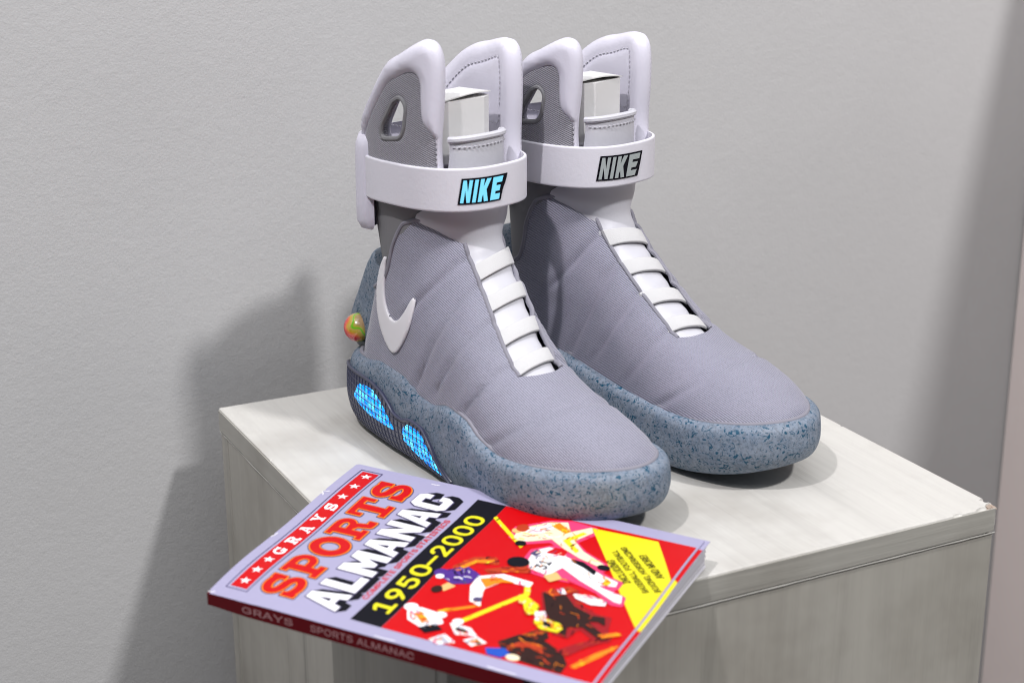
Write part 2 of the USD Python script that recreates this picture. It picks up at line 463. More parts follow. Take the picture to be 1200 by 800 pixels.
obj('side_panel', rbox(0.0008, PW - 0.0008, -T, -0.0008, -TOP + 0.001, -LID - G, 0.001, 2), MAT_SIDEX, plinth)
# a thin bead of dried white paint in the joint
bead = []
for (p, q) in [((0, -PD + 0.0004), (PW, -PD + 0.0004)), ((0.0004, 0), (0.0004, -PD))]:
    k = 60
    t = np.linspace(0, 1, k)
    pts = np.stack([p[0] + (q[0] - p[0]) * t, p[1] + (q[1] - p[1]) * t, np.full(k, -LID - G / 2) + 0.0003 * (meshkit.noise(np.stack([t * 40, t * 0, t * 0], 1), 3) - 0.5)], 1)
    bead.append(tube(pts, 0.00038 + 0.0003 * meshkit.noise(np.stack([t * 25, t * 0, t * 0], 1), 8), 6))
obj('joint_bead', join(*bead), plain('joint_filler', (0.55, 0.54, 0.50), 0.5), plinth)

# ------------------------------------------------------------------ sneakers
SIZE = 0.317
# outline of the sole, right foot: lateral = -y
LAT = [(0.0, 0.0), (0.004, 0.016), (0.014, 0.029), (0.035, 0.041), (0.065, 0.0465), (0.10, 0.0485), (0.15, 0.0490), (0.20, 0.0535), (0.235, 0.0545), (0.265, 0.0495), (0.290, 0.0375), (0.307, 0.020), (0.3165, 0.0)]
MED = [(0.3165, 0.0), (0.316, -0.014), (0.307, -0.031), (0.287, -0.046), (0.26, -0.0525), (0.23, -0.0515), (0.19, -0.0455), (0.15, -0.041), (0.11, -0.040), (0.07, -0.0405), (0.035, -0.037), (0.014, -0.026), (0.004, -0.014), (0.0, 0.0)]
_ol = np.array([(x, -y) for x, y in LAT] + [(x, -y) for x, y in MED[1:]])   # closed, starts and ends at the heel; lateral is -y
_c = np.concatenate([[0], np.cumsum(np.linalg.norm(np.diff(_ol, axis=0), axis=1))])
_ol[-1] = _ol[0]
_sp = CubicSpline(_c, _ol, bc_type='periodic')
NT = 260
_tt = np.linspace(0, _c[-1], NT, endpoint=False)
OUT = _sp(_tt)
_d = _sp(_tt, 1)
_d /= np.linalg.norm(_d, axis=1, keepdims=True)
OUTN = np.stack([_d[:, 1], -_d[:, 0]], 1)            # outward for a counter-clockwise ring
if ((OUT - OUT.mean(0)) * OUTN).sum() < 0:
    OUTN = -OUTN
_latz = PchipInterpolator([0, 0.03, 0.058, 0.085, 0.112, 0.136, 0.150, 0.172, 0.195, 0.213, 0.238, 0.28, 0.32], [0.050, 0.0525, 0.056, 0.0615, 0.0605, 0.0525, 0.0515, 0.0565, 0.0555, 0.0485, 0.044, 0.046, 0.049])
_medz = PchipInterpolator([0, 0.03, 0.06, 0.09, 0.12, 0.155, 0.19, 0.24, 0.28, 0.32], [0.050, 0.053, 0.058, 0.060, 0.057, 0.050, 0.045, 0.042, 0.045, 0.049])


def sole_top(x, y):
    w = np.clip((np.asarray(y) + 0.012) / 0.024, 0, 1)
    w = w * w * (3 - 2 * w)
    return _latz(x) * (1 - w) + _medz(x) * w


def toe_spring(x):
    return 0.0165 * np.clip((np.asarray(x) - 0.190) / 0.125, 0, 1.2) ** 2 + 0.003 * np.clip((0.03 - np.asarray(x)) / 0.03, 0, 1) ** 2


ZT = sole_top(OUT[:, 0], OUT[:, 1])
ZB = toe_spring(OUT[:, 0])
# profile of the sole's wall: (inset, fraction of height)
PROF = np.array([(0.020, 0.0), (0.012, 0.012), (0.0065, 0.07), (0.0030, 0.18), (0.0008, 0.34), (0.0, 0.5), (0.0003, 0.68), (0.0012, 0.84), (0.0030, 0.935), (0.0058, 0.985), (0.0090, 1.0), (0.0130, 0.97), (0.017, 0.86)])
_pf = PchipInterpolator(np.linspace(0, 1, len(PROF)), PROF)


def sole_point(i, v, off=0.0):
    """Point on the wall of the sole at outline position i (float index) and profile position v."""
    i = np.asarray(i, float) % NT
    a = np.floor(i).astype(int) % NT
    b = (a + 1) % NT
    w = (i - np.floor(i))[..., None]
    o = OUT[a] * (1 - w) + OUT[b] * w
    n = OUTN[a] * (1 - w) + OUTN[b] * w
    zt = ZT[a] * (1 - w[..., 0]) + ZT[b] * w[..., 0]
    zb = ZB[a] * (1 - w[..., 0]) + ZB[b] * w[..., 0]
    pr = _pf(np.asarray(v))
    xy = o - n * (pr[..., 0] - off)[..., None]
    z = zb + (zt - zb) * pr[..., 1]
    return np.concatenate([xy, z[..., None]], -1)


def make_midsole():
    vs = np.linspace(0, 1, 40)
    ii, vv = np.meshgrid(np.arange(NT), vs, indexing='ij')
    P = sole_point(ii, vv)
    lump = (meshkit.fbm(P * 45.0, 2, 4) - 0.5) * 0.0010
    P[..., :2] += OUTN[:, None, :] * lump[..., None]
    m = grid(P, close_u=True, flip=False)
    # bottom
    c = np.array([[0.15, 0, 0.001]])
    k = len(m.vertices)
    bot = np.arange(NT) * len(vs)
    f = [[k, bot[(j + 1) % NT], bot[j]] for j in range(NT)]
    top = bot + len(vs) - 1
    f += [[k + 1, top[j], top[(j + 1) % NT]] for j in range(NT)]
    m = trimesh.Trimesh(np.vstack([m.vertices, c, [[0.15, 0, 0.035]]]), np.vstack([m.faces, f]), process=False)
    m.fix_normals()
    return m


def idx_at_x(x, lateral=True):
    """Outline index on one side at length x."""
    h = NT // 2
    s = np.argmax(OUT[:, 0])
    if lateral:
        return np.interp(x, OUT[:s + 1, 0], np.arange(s + 1))
    return np.interp(-x, -OUT[s:, 0], np.arange(s, NT))


def v_at_z(i, z):
    vs = np.linspace(0.02, 0.83, 120)
    P = sole_point(np.full(120, i), vs)
    return float(np.interp(z, P[:, 2], vs))


def sole_patch(xs, lo, hi, n, off, lateral=True):
    """Patch on the sole's wall between two height curves."""
    rows = []
    for x in xs:
        i = idx_at_x(x, lateral)
        a, b = v_at_z(i, lo(x)), v_at_z(i, hi(x))
        v = np.linspace(a, b, n)
        rows.append(sole_point(np.full(n, i), v, off))
    return np.array(rows)


# upper --------------------------------------------------------------------------------------------
RIDGE = PchipInterpolator([0.03, 0.095, 0.118, 0.130, 0.140, 0.150, 0.172, 0.192, 0.213, 0.238, 0.265, 0.286, 0.298, 0.3055, 0.309], [0.60, 0.42, 0.24, 0.180, 0.158, 0.145, 0.1215, 0.103, 0.0865, 0.0765, 0.0690, 0.0615, 0.0545, 0.046, 0.025])
BACK = PchipInterpolator([0.02, 0.045, 0.06, 0.08, 0.11, 0.14, 0.17, 0.21], [0.011, 0.014, 0.019, 0.030, 0.043, 0.0500, 0.0500, 0.0490])
_xs_o = OUT[:, 0]
_s = np.argmax(_xs_o)


def half_width(x, lateral):
    if lateral:
        y = np.interp(x, OUT[:_s + 1, 0], -OUT[:_s + 1, 1])
    else:
        y = np.interp(-np.asarray(x), -OUT[_s:, 0], OUT[_s:, 1])
    return y


_INSET = PchipInterpolator([0.0, 0.05, 0.12, 0.2, 0.26, 0.32], [0.0075, 0.0070, 0.0060, 0.0062, 0.0072, 0.0072])


def slice_outline(z, lateral, n=420):
    xb = float(BACK(z))
    xg = np.linspace(0.03, 0.309, 2000)
    zr = RIDGE(xg)
    xf = float(np.interp(-z, -zr, xg))
    x = xb + (xf - xb) * (1 - np.cos(np.linspace(0, np.pi, n))) / 2
    w = half_width(np.clip(x, 0.004, 0.312), lateral) - _INSET(x)
    # the ankle is a rounder tube than the sole
    k = np.clip((z - 0.06) / 0.10, 0, 1)
    k = k * k * (3 - 2 * k)
    ank = 0.0372
    mix = k * np.clip((0.165 - x) / 0.05, 0, 1)
    w = w * (1 - mix) + ank * mix
    r = np.clip((z - 0.03) / np.maximum(RIDGE(x) - 0.03, 1e-6), 0, 1)
    y = w * np.power(np.clip(1 - r ** 2.6, 0, 1), 0.47)
    xm = xb + 0.046
    ub = np.clip((xm - x) / (xm - xb), 0, 1)
    y = np.maximum(y, 0) * np.power(np.clip(1 - ub ** 2.3, 0, 1), 1 / 2.3)
    y[0] = y[-1] = 0
    return np.stack([x, -y if lateral else y], 1)


N1, N2 = 14, 90          # points across half the throat; from there round to the heel
HW = 0.0165              # half the throat's width
ZS = np.concatenate([np.linspace(0.032, 0.1, 60), np.linspace(0.1015, 0.17, 46)])
RINGS = []
for z in ZS:
    sides = []
    for lat in (True, False):
        o = slice_outline(z, lat)[::-1]                        # from the ridge to the heel
        L = np.concatenate([[0], np.cumsum(np.linalg.norm(np.diff(o, axis=0), axis=1))])
        ay = np.abs(o[:, 1])
        hit = np.argmax(ay >= HW) if (ay >= HW).any() else len(o) // 5
        f = (HW - ay[hit - 1]) / max(ay[hit] - ay[hit - 1], 1e-9) if (ay >= HW).any() else 0
        l0 = L[hit - 1] + (L[hit] - L[hit - 1]) * f
        l = np.concatenate([np.linspace(0, l0, N1, endpoint=False), l0 + (L[-1] - l0) * np.linspace(0, 1, N2)])
        sides.append(np.stack([np.interp(l, L, o[:, 0]), np.interp(l, L, o[:, 1])], 1))
    ring = np.vstack([sides[0], sides[1][1:-1][::-1]])          # ridge -> lateral -> heel -> medial -> (ridge)
    RINGS.append(ring)
RINGS = np.array(RINGS)                                         # (nz, nring, 2)
NR = RINGS.shape[1]
_ri = RegularGridInterpolator((ZS, np.arange(NR)), RINGS)


def upper_point(t, z):
    z = np.clip(z, ZS[0], ZS[-1])
    t = np.clip(t, 0, NR - 1)
    xy = _ri(np.stack([z, t], -1))
    return np.concatenate([xy, np.asarray(z)[..., None]], -1)


IL, IM = N1, NR - N1        # ring index of the throat's lateral and medial edge
Z_LACE = 0.0835             # the throat opens above this height


def quarter_top(t):
    """Height of the upper's top edge along the ring."""
    s = np.abs(((np.asarray(t, float) - (NR / 2)) / (NR / 2 - N1)))   # 0 at the heel, 1 at the throat's edge
    return PchipInterpolator([0, 0.2, 0.36, 0.5, 0.64, 0.80, 0.93, 1.0, 1.2], [0.104, 0.108, 0.118, 0.146, 0.1640, 0.1680, 0.1650, 0.157, 0.154])(np.clip(s, 0, 1.2))


CREASES = [((0.185, 0.05), (0.215, 0.110)), ((0.215, 0.04), (0.262, 0.085)), ((0.150, 0.055), (0.188, 0.130)), ((0.110, 0.10), (0.150, 0.158)), ((0.125, 0.05), (0.163, 0.142))]


def relief(P, N):
    """Quilted creases and a slow unevenness on the upper."""
    d = (meshkit.fbm(P * 28.0, 3, 9) - 0.5) * 0.0030
    x, z = P[..., 0], P[..., 2]
    for (a, b) in CREASES:
        a, b = np.array(a), np.array(b)
        t = (b - a) / np.linalg.norm(b - a)
        q = np.stack([x - a[0], z - a[1]], -1)
        along_ = q @ t
        bend = 0.003 * np.sin(np.clip(along_ / np.linalg.norm(b - a), 0, 1) * np.pi)
        dist = q @ np.array([-t[1], t[0]]) + bend
        fade = np.clip((along_ + 0.004) / 0.012, 0, 1) * np.clip((np.linalg.norm(b - a) + 0.004 - along_) / 0.012, 0, 1)
        d = d - 0.0015 * np.exp(-(dist / 0.0024) ** 2) * fade + 0.0005 * np.exp(-((np.abs(dist) - 0.005) / 0.004) ** 2) * fade
    return P + N * d[..., None]


def surface_normals(P, close_u):
    du = np.gradient(P, axis=0)
    if close_u:
        du[0] = (P[1] - P[-1]) / 2
        du[-1] = (P[0] - P[-2]) / 2
    dv = np.gradient(P, axis=1)
    n = np.cross(du, dv)
    n /= np.linalg.norm(n, axis=-1, keepdims=True) + 1e-12
    return n


def make_upper():
    nv = 150
    v = np.linspace(0, 1, nv)
    # lower, closed vamp
    zl = np.concatenate([np.linspace(0.034, Z_LACE, 70)])
    ii, zz = np.meshgrid(np.arange(NR + 0), zl, indexing='ij')
    P = upper_point(ii.astype(float), zz)
    n = surface_normals(P, True)
    if (n[5, 20] @ np.array([1.0, 0, 0])) < 0:
        n = -n
    Plow = relief(P, n)
    low = grid(Plow, close_u=True)
    # upper, open quarter
    t = np.arange(IL, IM + 1).astype(float)
    zq = quarter_top(t)
    zz = Z_LACE + (zq - Z_LACE)[:, None] * np.linspace(0, 1, 90)[None, :]
    tt = np.broadcast_to(t[:, None], zz.shape)
    P = upper_point(tt, zz)
    n2 = surface_normals(P, False)
    if n2[len(t) // 2, 5, 0] > 0:
        n2 = -n2
    Pq = relief(P, n2)
    hi = grid(Pq)
    m = trimesh.util.concatenate([low, hi])
    m.merge_vertices(digits_vertex=6)
    m.fix_normals()
    if m.volume < 0:
        m.invert()
    edge_l, edge_m = Pq[0], Pq[-1]
    top = Pq[:, -1]
    front = Plow[np.r_[np.arange(IM, NR), np.arange(0, IL + 1)], -1]
    return solidify(m, 0.0022), edge_l, edge_m, top, front, m


UP_MESH, EDGE_L, EDGE_M, EDGE_TOP, EDGE_FRONT, UP_SHEET = make_upper()


def dorsal(s):
    """Points along the ridge of the instep, from the end of the lacing up the shaft: (x, z)."""
    return np.stack([_dx(s), _dz(s)], -1)


_dk = np.array([(0.222, 0.0785), (0.213, 0.0845), (0.192, 0.1005), (0.172, 0.119), (0.152, 0.1405), (0.1450, 0.153), (0.1455, 0.168), (0.1465, 0.185), (0.1475, 0.205), (0.1470, 0.2235)])
_dl = np.concatenate([[0], np.cumsum(np.linalg.norm(np.diff(_dk, axis=0), axis=1))])
_dx, _dz = CubicSpline(_dl, _dk[:, 0]), CubicSpline(_dl, _dk[:, 1])
DLEN = _dl[-1]
S_COLLAR = _dl[5]


def dorsal_frame(s):
    p = dorsal(s)
    t = np.stack([_dx(s, 1), _dz(s, 1)], -1)
    t /= np.linalg.norm(t, axis=-1, keepdims=True)
    return p, t, np.stack([t[..., 1], -t[..., 0]], -1)          # normal: forward and up


def make_tongue(s0, s1, hw_fn, sag_fn, lift, n=70, m=31, thick=0.003, shift=0.0):
    s = np.linspace(s0, s1, n)
    p, t, nn = dorsal_frame(s)
    w = np.linspace(-1, 1, m)
    hw, sag = hw_fn(s), sag_fn(s)
    P = np.zeros((n, m, 3))
    drop = sag[:, None] * np.abs(w)[None, :] ** 2.2 - lift(s)[:, None] if callable(lift) else sag[:, None] * np.abs(w)[None, :] ** 2.2 - lift
    P[..., 0] = p[:, None, 0] - nn[:, None, 0] * drop
    P[..., 1] = hw[:, None] * np.sin(w * np.pi / 2 * 0.92)[None, :]
    P[..., 2] = p[:, None, 1] - nn[:, None, 1] * drop
    k = np.clip((s - S_COLLAR - 0.018) / 0.03, 0, 1)          # above the ankle it leans to one side
    P[..., 1] += shift * (k * k * (3 - 2 * k))[:, None]
    m_ = grid(P)
    nrm = m_.face_normals.mean(0)
    if nrm[0] < 0:
        m_.invert()
    return solidify(m_, thick), P


def lace_strap(s, width, tilt, hwid=0.0178, lift=0.0014):
    """A wide elastic band over the throat."""
    prof = [(-1, -0.0008), (-0.98, 0.0005), (-0.85, 0.0010), (0, 0.0012), (0.85, 0.0010), (0.98, 0.0005), (1, -0.0008), (0.9, -0.0012), (-0.9, -0.0012)]
    w = np.linspace(-1, 1, 25)
    rows = []
    for a in w:
        sc = s + tilt * a
        row = []
        for (q, h) in prof:
            p, t, nn = dorsal_frame(np.array(sc + q * width / 2))
            drop = 0.0058 * abs(a) ** 2.4 - lift - h
            row.append((p[0] - nn[0] * drop, a * hwid, p[1] - nn[1] * drop))
        rows.append(row)
    P = np.array(rows)
    m = grid(P, close_v=True)
    k = len(prof)
    caps = [[0, j, j + 1] for j in range(1, k - 1)] + [[(len(w) - 1) * k, (len(w) - 1) * k + j + 1, (len(w) - 1) * k + j] for j in range(1, k - 1)]
    m = trimesh.Trimesh(m.vertices, np.vstack([m.faces, caps]), process=False)
    m.fix_normals()
    return m


AX, AA, AB = 0.100, 0.0515, 0.0390           # the ankle's ellipse: centre, half length, half width
RREF = 0.05


PE = 2.6


def super_xy(ph, a, b):
    """Point and outward normal of the ankle's rounded rectangle at the angle ph."""
    c, q = np.cos(ph), np.sin(ph)
    x, y = a * np.sign(c) * np.abs(c) ** (2 / PE), b * np.sign(q) * np.abs(q) ** (2 / PE)
    nx, ny = np.sign(x) * np.abs(x / a) ** (PE - 1) / a, np.sign(y) * np.abs(y / b) ** (PE - 1) / b
    L = np.hypot(nx, ny) + 1e-12
    return x, y, nx / L, ny / L


def ankle_map(sgn, base=0.0, a=AA, b=AB, lower=None):
    """(arc s from the front towards the side sgn, height, outward offset) -> points."""
    def f(s, z, n):
        x, y, nx, ny = super_xy(np.asarray(s) / RREF, a, b)
        o = np.asarray(n) + base
        z = np.asarray(z, float)
        if lower is not None:
            z = np.where(z > 0.2, 0.2 + (z - 0.2) * lower, z)
        return np.stack([AX + x + nx * o, sgn * (y + ny * o), z + 0 * x], -1)
    return f


def phz(pts):
    return [(math.radians(p) * RREF, z) for p, z in pts]


def smooth_ring(pts, n=160):
    p = np.array(pts + [pts[0]])
    c = np.concatenate([[0], np.cumsum(np.linalg.norm(np.diff(p, axis=0), axis=1))])
    sp = CubicSpline(c, p, bc_type='periodic')
    return Polygon(sp(np.linspace(0, c[-1], n, endpoint=False))).buffer(0)


FLAP = smooth_ring(phz([(55, 0.188), (54, 0.210), (52, 0.238), (50, 0.258), (50, 0.270), (52, 0.2785), (57, 0.2845), (65, 0.2866), (72, 0.2848), (80, 0.2810), (89, 0.2748), (100, 0.2622), (111, 0.2490), (122, 0.2385), (134, 0.228), (142, 0.216), (145, 0.202), (142, 0.188), (120, 0.184), (85, 0.184)]))
FLAP_M = smooth_ring(phz([(55, 0.188), (54, 0.210), (52, 0.238), (51, 0.258), (52, 0.270), (55, 0.2785), (61, 0.2845), (70, 0.2862), (80, 0.2846), (92, 0.2802), (105, 0.2735), (118, 0.2640), (130, 0.2540), (140, 0.2440), (148, 0.232), (152, 0.218), (152, 0.202), (148, 0.188), (120, 0.184), (85, 0.184)]))
KNITP = smooth_ring(phz([(56.5, 0.188), (56.5, 0.209), (57, 0.2215), (61, 0.2275), (67, 0.2325), (69.5, 0.242), (69.6, 0.254), (71, 0.2618), (75, 0.2652), (81, 0.2650), (88, 0.2615), (100, 0.2480), (108, 0.2385), (117, 0.2290), (128, 0.219), (136, 0.210), (140, 0.200), (139, 0.190), (120, 0.187), (85, 0.187)]))
HOLE = smooth_ring(phz([(87, 0.2470), (84.6, 0.2445), (84.2, 0.236), (86, 0.2265), (89, 0.2218), (94, 0.2202), (99.5, 0.2205), (100, 0.2245), (96.5, 0.2320), (91.5, 0.2410)]), 80)

NIKE = {
    'N': Polygon([(0, 0), (0, 1), (0.34, 1), (0.64, 0.46), (0.64, 1), (0.98, 1), (0.98, 0), (0.66, 0), (0.34, 0.56), (0.34, 0)]),
    'I': Polygon([(0, 0), (0, 1), (0.36, 1), (0.36, 0)]),
    'K': Polygon([(0, 0), (0, 1), (0.35, 1), (0.35, 0.62), (0.62, 1), (1.02, 1), (0.68, 0.53), (1.0, 0), (0.62, 0), (0.44, 0.33), (0.35, 0.22), (0.35, 0)]),
    'E': Polygon([(0, 0), (0, 1), (0.76, 1), (0.76, 0.75), (0.35, 0.75), (0.35, 0.62), (0.70, 0.62), (0.70, 0.38), (0.35, 0.38), (0.35, 0.25), (0.78, 0.25), (0.78, 0)]),
}


def grid_poly(poly, mapping, h, step=0.0012):
    """A flat plate of thickness h whose outline is poly, bent by mapping."""
    e = []
    for pg in getattr(poly, 'geoms', [poly]):
        pg = pg.segmentize(step)
        m = trimesh.creation.extrude_polygon(pg, 1.0, engine='earcut')
        v = np.asarray(m.vertices) * [1, 1, h]
        v, fc = trimesh.remesh.subdivide_to_size(v, np.asarray(m.faces), 2.2 * step, max_iter=12)
        q = trimesh.Trimesh(mapping(v[:, 0], v[:, 1], v[:, 2]), fc, process=False)
        q.merge_vertices()
        e.append(q)
    return trimesh.util.concatenate(e)


def dashes(curve, dash, gap, r):
    """A dotted line of stitches along points."""
    p = np.asarray(curve)
    L = np.concatenate([[0], np.cumsum(np.linalg.norm(np.diff(p, axis=0), axis=1))])
    out = []
    s = gap
    while s + dash < L[-1]:
        q = np.linspace(s, s + dash, 3)
        out.append(tube(np.stack([np.interp(q, L, p[:, k]) for k in range(3)], 1), [r * 0.6, r, r * 0.6], 5))
        s += dash + gap
    return trimesh.util.concatenate(out)


SWOOSH = [(0.0825, 0.138), (0.0765, 0.128), (0.0735, 0.114), (0.0765, 0.098), (0.0840, 0.084), (0.0930, 0.0755), (0.0995, 0.0725), (0.1055, 0.0750), (0.1135, 0.084), (0.1195, 0.097), (0.1205, 0.1130), (0.1185, 0.1160),
          (0.1135, 0.1045), (0.1080, 0.0975), (0.1015, 0.0945), (0.0940, 0.0965), (0.0880, 0.1030), (0.0840, 0.1125), (0.0824, 0.1250)]


def chaikin(pts, n=2):
    p = np.array(pts)
    for _ in range(n):
        q = np.roll(p, -1, 0)
        p = np.stack([0.78 * p + 0.22 * q, 0.22 * p + 0.78 * q], 1).reshape(-1, 2)
    return Polygon(p)


def smooth_side(x, z):
    """A smooth patch fitted through the upper's flank, with its normal."""
    v = UP_SHEET.vertices
    k = (v[:, 1] < -0.01) & (v[:, 0] > 0.066) & (v[:, 0] < 0.130) & (v[:, 2] > 0.066) & (v[:, 2] < 0.144)

    def basis(a, b):
        a, b = (np.asarray(a) - 0.10) / 0.03, (np.asarray(b) - 0.105) / 0.035
        return np.stack([a ** i * b ** j for i in range(5) for j in range(5 - i)], -1)
    c = np.linalg.lstsq(basis(v[k][:, 0], v[k][:, 2]), v[k][:, 1], rcond=None)[0]
    f = lambda a, b: basis(a, b) @ c
    e = 1e-4
    y = f(x, z)
    nx, nz = (f(np.asarray(x) + e, z) - y) / e, (f(x, np.asarray(z) + e) - y) / e
    n = np.stack([nx, -np.ones_like(y), nz], 1)
    return np.stack([x, y, z], 1), n / np.linalg.norm(n, axis=1, keepdims=True)


def make_sneaker(loc, yaw, side, lit, twist, label):
    """side +1: right foot (lateral = local -y); -1: left foot, its mirror image."""
    t = thing('high_top_sneaker', loc, yaw, label=label, category='sneaker')

    def twisted(m):
        """The ankle of a worn-in boot turns a little against its sole."""
        m = m.copy()
        v = np.array(m.vertices)
        k = np.clip((v[:, 2] - 0.085) / 0.085, 0, 1)
        an = math.radians(twist) * k * k * (3 - 2 * k)
        dx, dy = v[:, 0] - AX, v[:, 1].copy()
        v[:, 0], v[:, 1] = AX + dx * np.cos(an) - dy * np.sin(an), dx * np.sin(an) + dy * np.cos(an)
        m.vertices = v
        return m

    def mir(m):
        m = m.copy()
        if side < 0:
            m.vertices = m.vertices * np.array([1, -1, 1])
            m.invert()
        return twisted(m)

    def part(name, m, mat, parent=t, smooth=40, **kw):
        return obj(name, mir(m), mat, parent, smooth, **kw)

    # sole
    mid = part('midsole', make_midsole(), MAT_FOAM, smooth=50)
    part('tread', grid(np.stack([sole_point(np.arange(NT).astype(float), np.full(NT, 0.0)) * [1, 1, 0] + [0, 0, 0.0012] + np.stack([0 * ZB, 0 * ZB, ZB], 1), sole_point(np.arange(NT).astype(float), np.full(NT, 0.085), 0.0006)], 1), close_u=True), MAT_FOAM_DARK)
    xs = np.linspace(0.0065, 0.180, 70)
    hi = PchipInterpolator([0.004, 0.02, 0.05, 0.075, 0.092, 0.104, 0.112, 0.121, 0.133, 0.147, 0.160, 0.172, 0.184], [0.034, 0.042, 0.0455, 0.0465, 0.0440, 0.0385, 0.0335, 0.0325, 0.0355, 0.0345, 0.0265, 0.0130, 0.004])
    P = sole_patch(xs, lambda x: 0.0025, lambda x: max(float(hi(x)), 0.0035), 22, 0.0016)
    shell = grid(P)
    if shell.face_normals.mean(0)[1] > 0:
        shell.invert()
    o = part('outsole', solidify(shell, 0.0024), MAT_OUTSOLE, smooth=50)
    # raised rim of the translucent outsole and its two lit windows
    rim = sole_patch(xs, lambda x: max(float(hi(x)) - 0.0004, 0.003), lambda x: max(float(hi(x)), 0.0034), 2, 0.0019)[:, 1]
    part('rim', tube(rim, 0.0011, 8), MAT_OUTSOLE, o)
    rows = []
    for zz in np.linspace(0.006, 0.040, 8):
        q = [x for x in xs if hi(x) > zz + 0.002]
        if len(q) > 4:
            rows.append(tube(sole_patch(q, lambda x: zz, lambda x: zz + 0.0001, 2, 0.0018)[:, 0], 0.00032, 5))
    for x in np.arange(0.012, 0.170, 0.0052):
        h = float(hi(x)) - 0.002
        if h > 0.006:
            i = idx_at_x(x)
            rows.append(tube(sole_point(np.full(12, i), np.linspace(v_at_z(i, 0.003), v_at_z(i, h), 12), 0.0018), 0.00045, 5))
    part('grille', join(*rows), MAT_OUTSOLE, o)
    if lit:
        lit_bars = []
        for (x0, x1, lo_k, hi_k) in [(0.050, 0.1110, ([0.05, 0.06, 0.08, 0.113], [0.0265, 0.0235, 0.0205, 0.0215]), ([0.05, 0.06, 0.08, 0.092, 0.11], [0.029, 0.0395, 0.0415, 0.037, 0.0225])),
                                     (0.123, 0.1695, ([0.12, 0.13, 0.15, 0.171], [0.0190, 0.0150, 0.0095, 0.0080]), ([0.12, 0.131, 0.144, 0.156, 0.171], [0.0225, 0.0315, 0.0310, 0.0235, 0.0085]))]:
            lo, h2 = PchipInterpolator(*lo_k), PchipInterpolator(*hi_k)
            w = grid(sole_patch(np.linspace(x0, x1, 30), lambda x: float(lo(x)), lambda x: float(max(h2(x), lo(x) + 0.0006)), 14, 0.00175))
            if w.face_normals.mean(0)[1] > 0:
                w.invert()
            wp = part('light_window', w, MAT_LIGHT, o, smooth=True)
            bars = []
            for zb in np.arange(0.0135, 0.040, 0.0046):
                q = [x for x in np.linspace(x0, x1, 40) if lo(x) + 0.0012 < zb < h2(x) - 0.0012]
                if len(q) > 3:
                    bars.append(tube(sole_patch(q, lambda x: zb, lambda x: zb + 0.0001, 2, 0.0022)[:, 0], 0.00038, 5))
            lit_bars.append(join(*bars))
        part('light_bars', join(*lit_bars), MAT_LIGHT_BAR, o)

    # upper
    up = part('upper', UP_MESH, MAT_KNIT, smooth=55)
    e1 = np.vstack([EDGE_FRONT[::-1][-1:], EDGE_L])
    part('throat_piping', join(tube(EDGE_L[:-5:2] - [0.0004, 0, 0.0004], 0.0015, 8), tube(EDGE_M[:-5:2] - [0.0004, 0, 0.0004], 0.0015, 8)), MAT_PIPING, up)
    part('collar_piping', tube(EDGE_TOP - [0, 0, 0.0006], 0.0016, 8), MAT_PIPING, up)
    off = _INSET(OUT[:, 0]) + 0.0000
    wel = np.concatenate([OUT - OUTN * (off + 0.0022)[:, None], (ZT - 0.0004)[:, None]], 1)
    part('sole_welt', tube(wel, 0.0017, 8, closed=True), MAT_PIPING, up)
    if side > 0:
        def on_side(x, z, n):
            p, nn = smooth_side(np.asarray(x), np.asarray(z))
            return p + nn * (np.asarray(n) + 0.0011)[:, None]
        sw = puff(chaikin(SWOOSH).buffer(0.0006), 0.0009, 0.0010, on_side, step=0.0016, power=0.5, back=2.0)
        part('curved_emblem', sw, MAT_EMBLEM, up, smooth=50)

    # ankle sleeve: a dark tube inside the collar
    th = np.linspace(0, 2 * np.pi, 72, endpoint=False)
    zz = np.linspace(0.105, 0.202, 30)
    ca, cb = PchipInterpolator([0.08, 0.14, 0.17, 0.21], [0.044, 0.0425, 0.0415, 0.046]), PchipInterpolator([0.08, 0.14, 0.17, 0.21], [0.028, 0.0320, 0.0345, 0.039])
    cx = PchipInterpolator([0.08, 0.14, 0.17, 0.21], [0.094, 0.0920, 0.0900, 0.094])
    P = np.stack([cx(zz)[:, None] + ca(zz)[:, None] * np.cos(th)[None], cb(zz)[:, None] * np.sin(th)[None], np.broadcast_to(zz[:, None], (30, 72))], -1)
    part('ankle_sleeve', solidify(grid(P, close_v=True), 0.003), MAT_SLEEVE)

    # tongue: narrow under the laces, wide round the front of the ankle
    hw = PchipInterpolator([0, S_COLLAR - 0.014, S_COLLAR + 0.002, S_COLLAR + 0.011, S_COLLAR + 0.020, S_COLLAR + 0.036, DLEN], [0.0160, 0.0180, 0.0238, 0.0352, 0.0330, 0.0250, 0.0232])
    sag = PchipInterpolator([0, S_COLLAR - 0.014, S_COLLAR + 0.002, S_COLLAR + 0.011, S_COLLAR + 0.020, S_COLLAR + 0.036, DLEN], [0.0085, 0.0085, 0.0190, 0.0345, 0.0280, 0.0140, 0.0110])
    tg, TP = make_tongue(0.0, DLEN, hw, sag, lambda s: -0.0014 + 0 * s + 0.0008 * np.sin(np.clip(s / S_COLLAR, 0, 1) * np.pi * 9) ** 2, shift=-0.0040 * side)
    tongue = part('tongue', tg, MAT_TONGUE, smooth=50)
    part('tongue_rim', tube(TP[-1], 0.0022, 8), MAT_TONGUE, tongue)
    part('stitching', dashes(TP[-3] + np.array([0.0011, 0, 0]), 0.0022, 0.0014, 0.0005), MAT_STITCH, tongue)
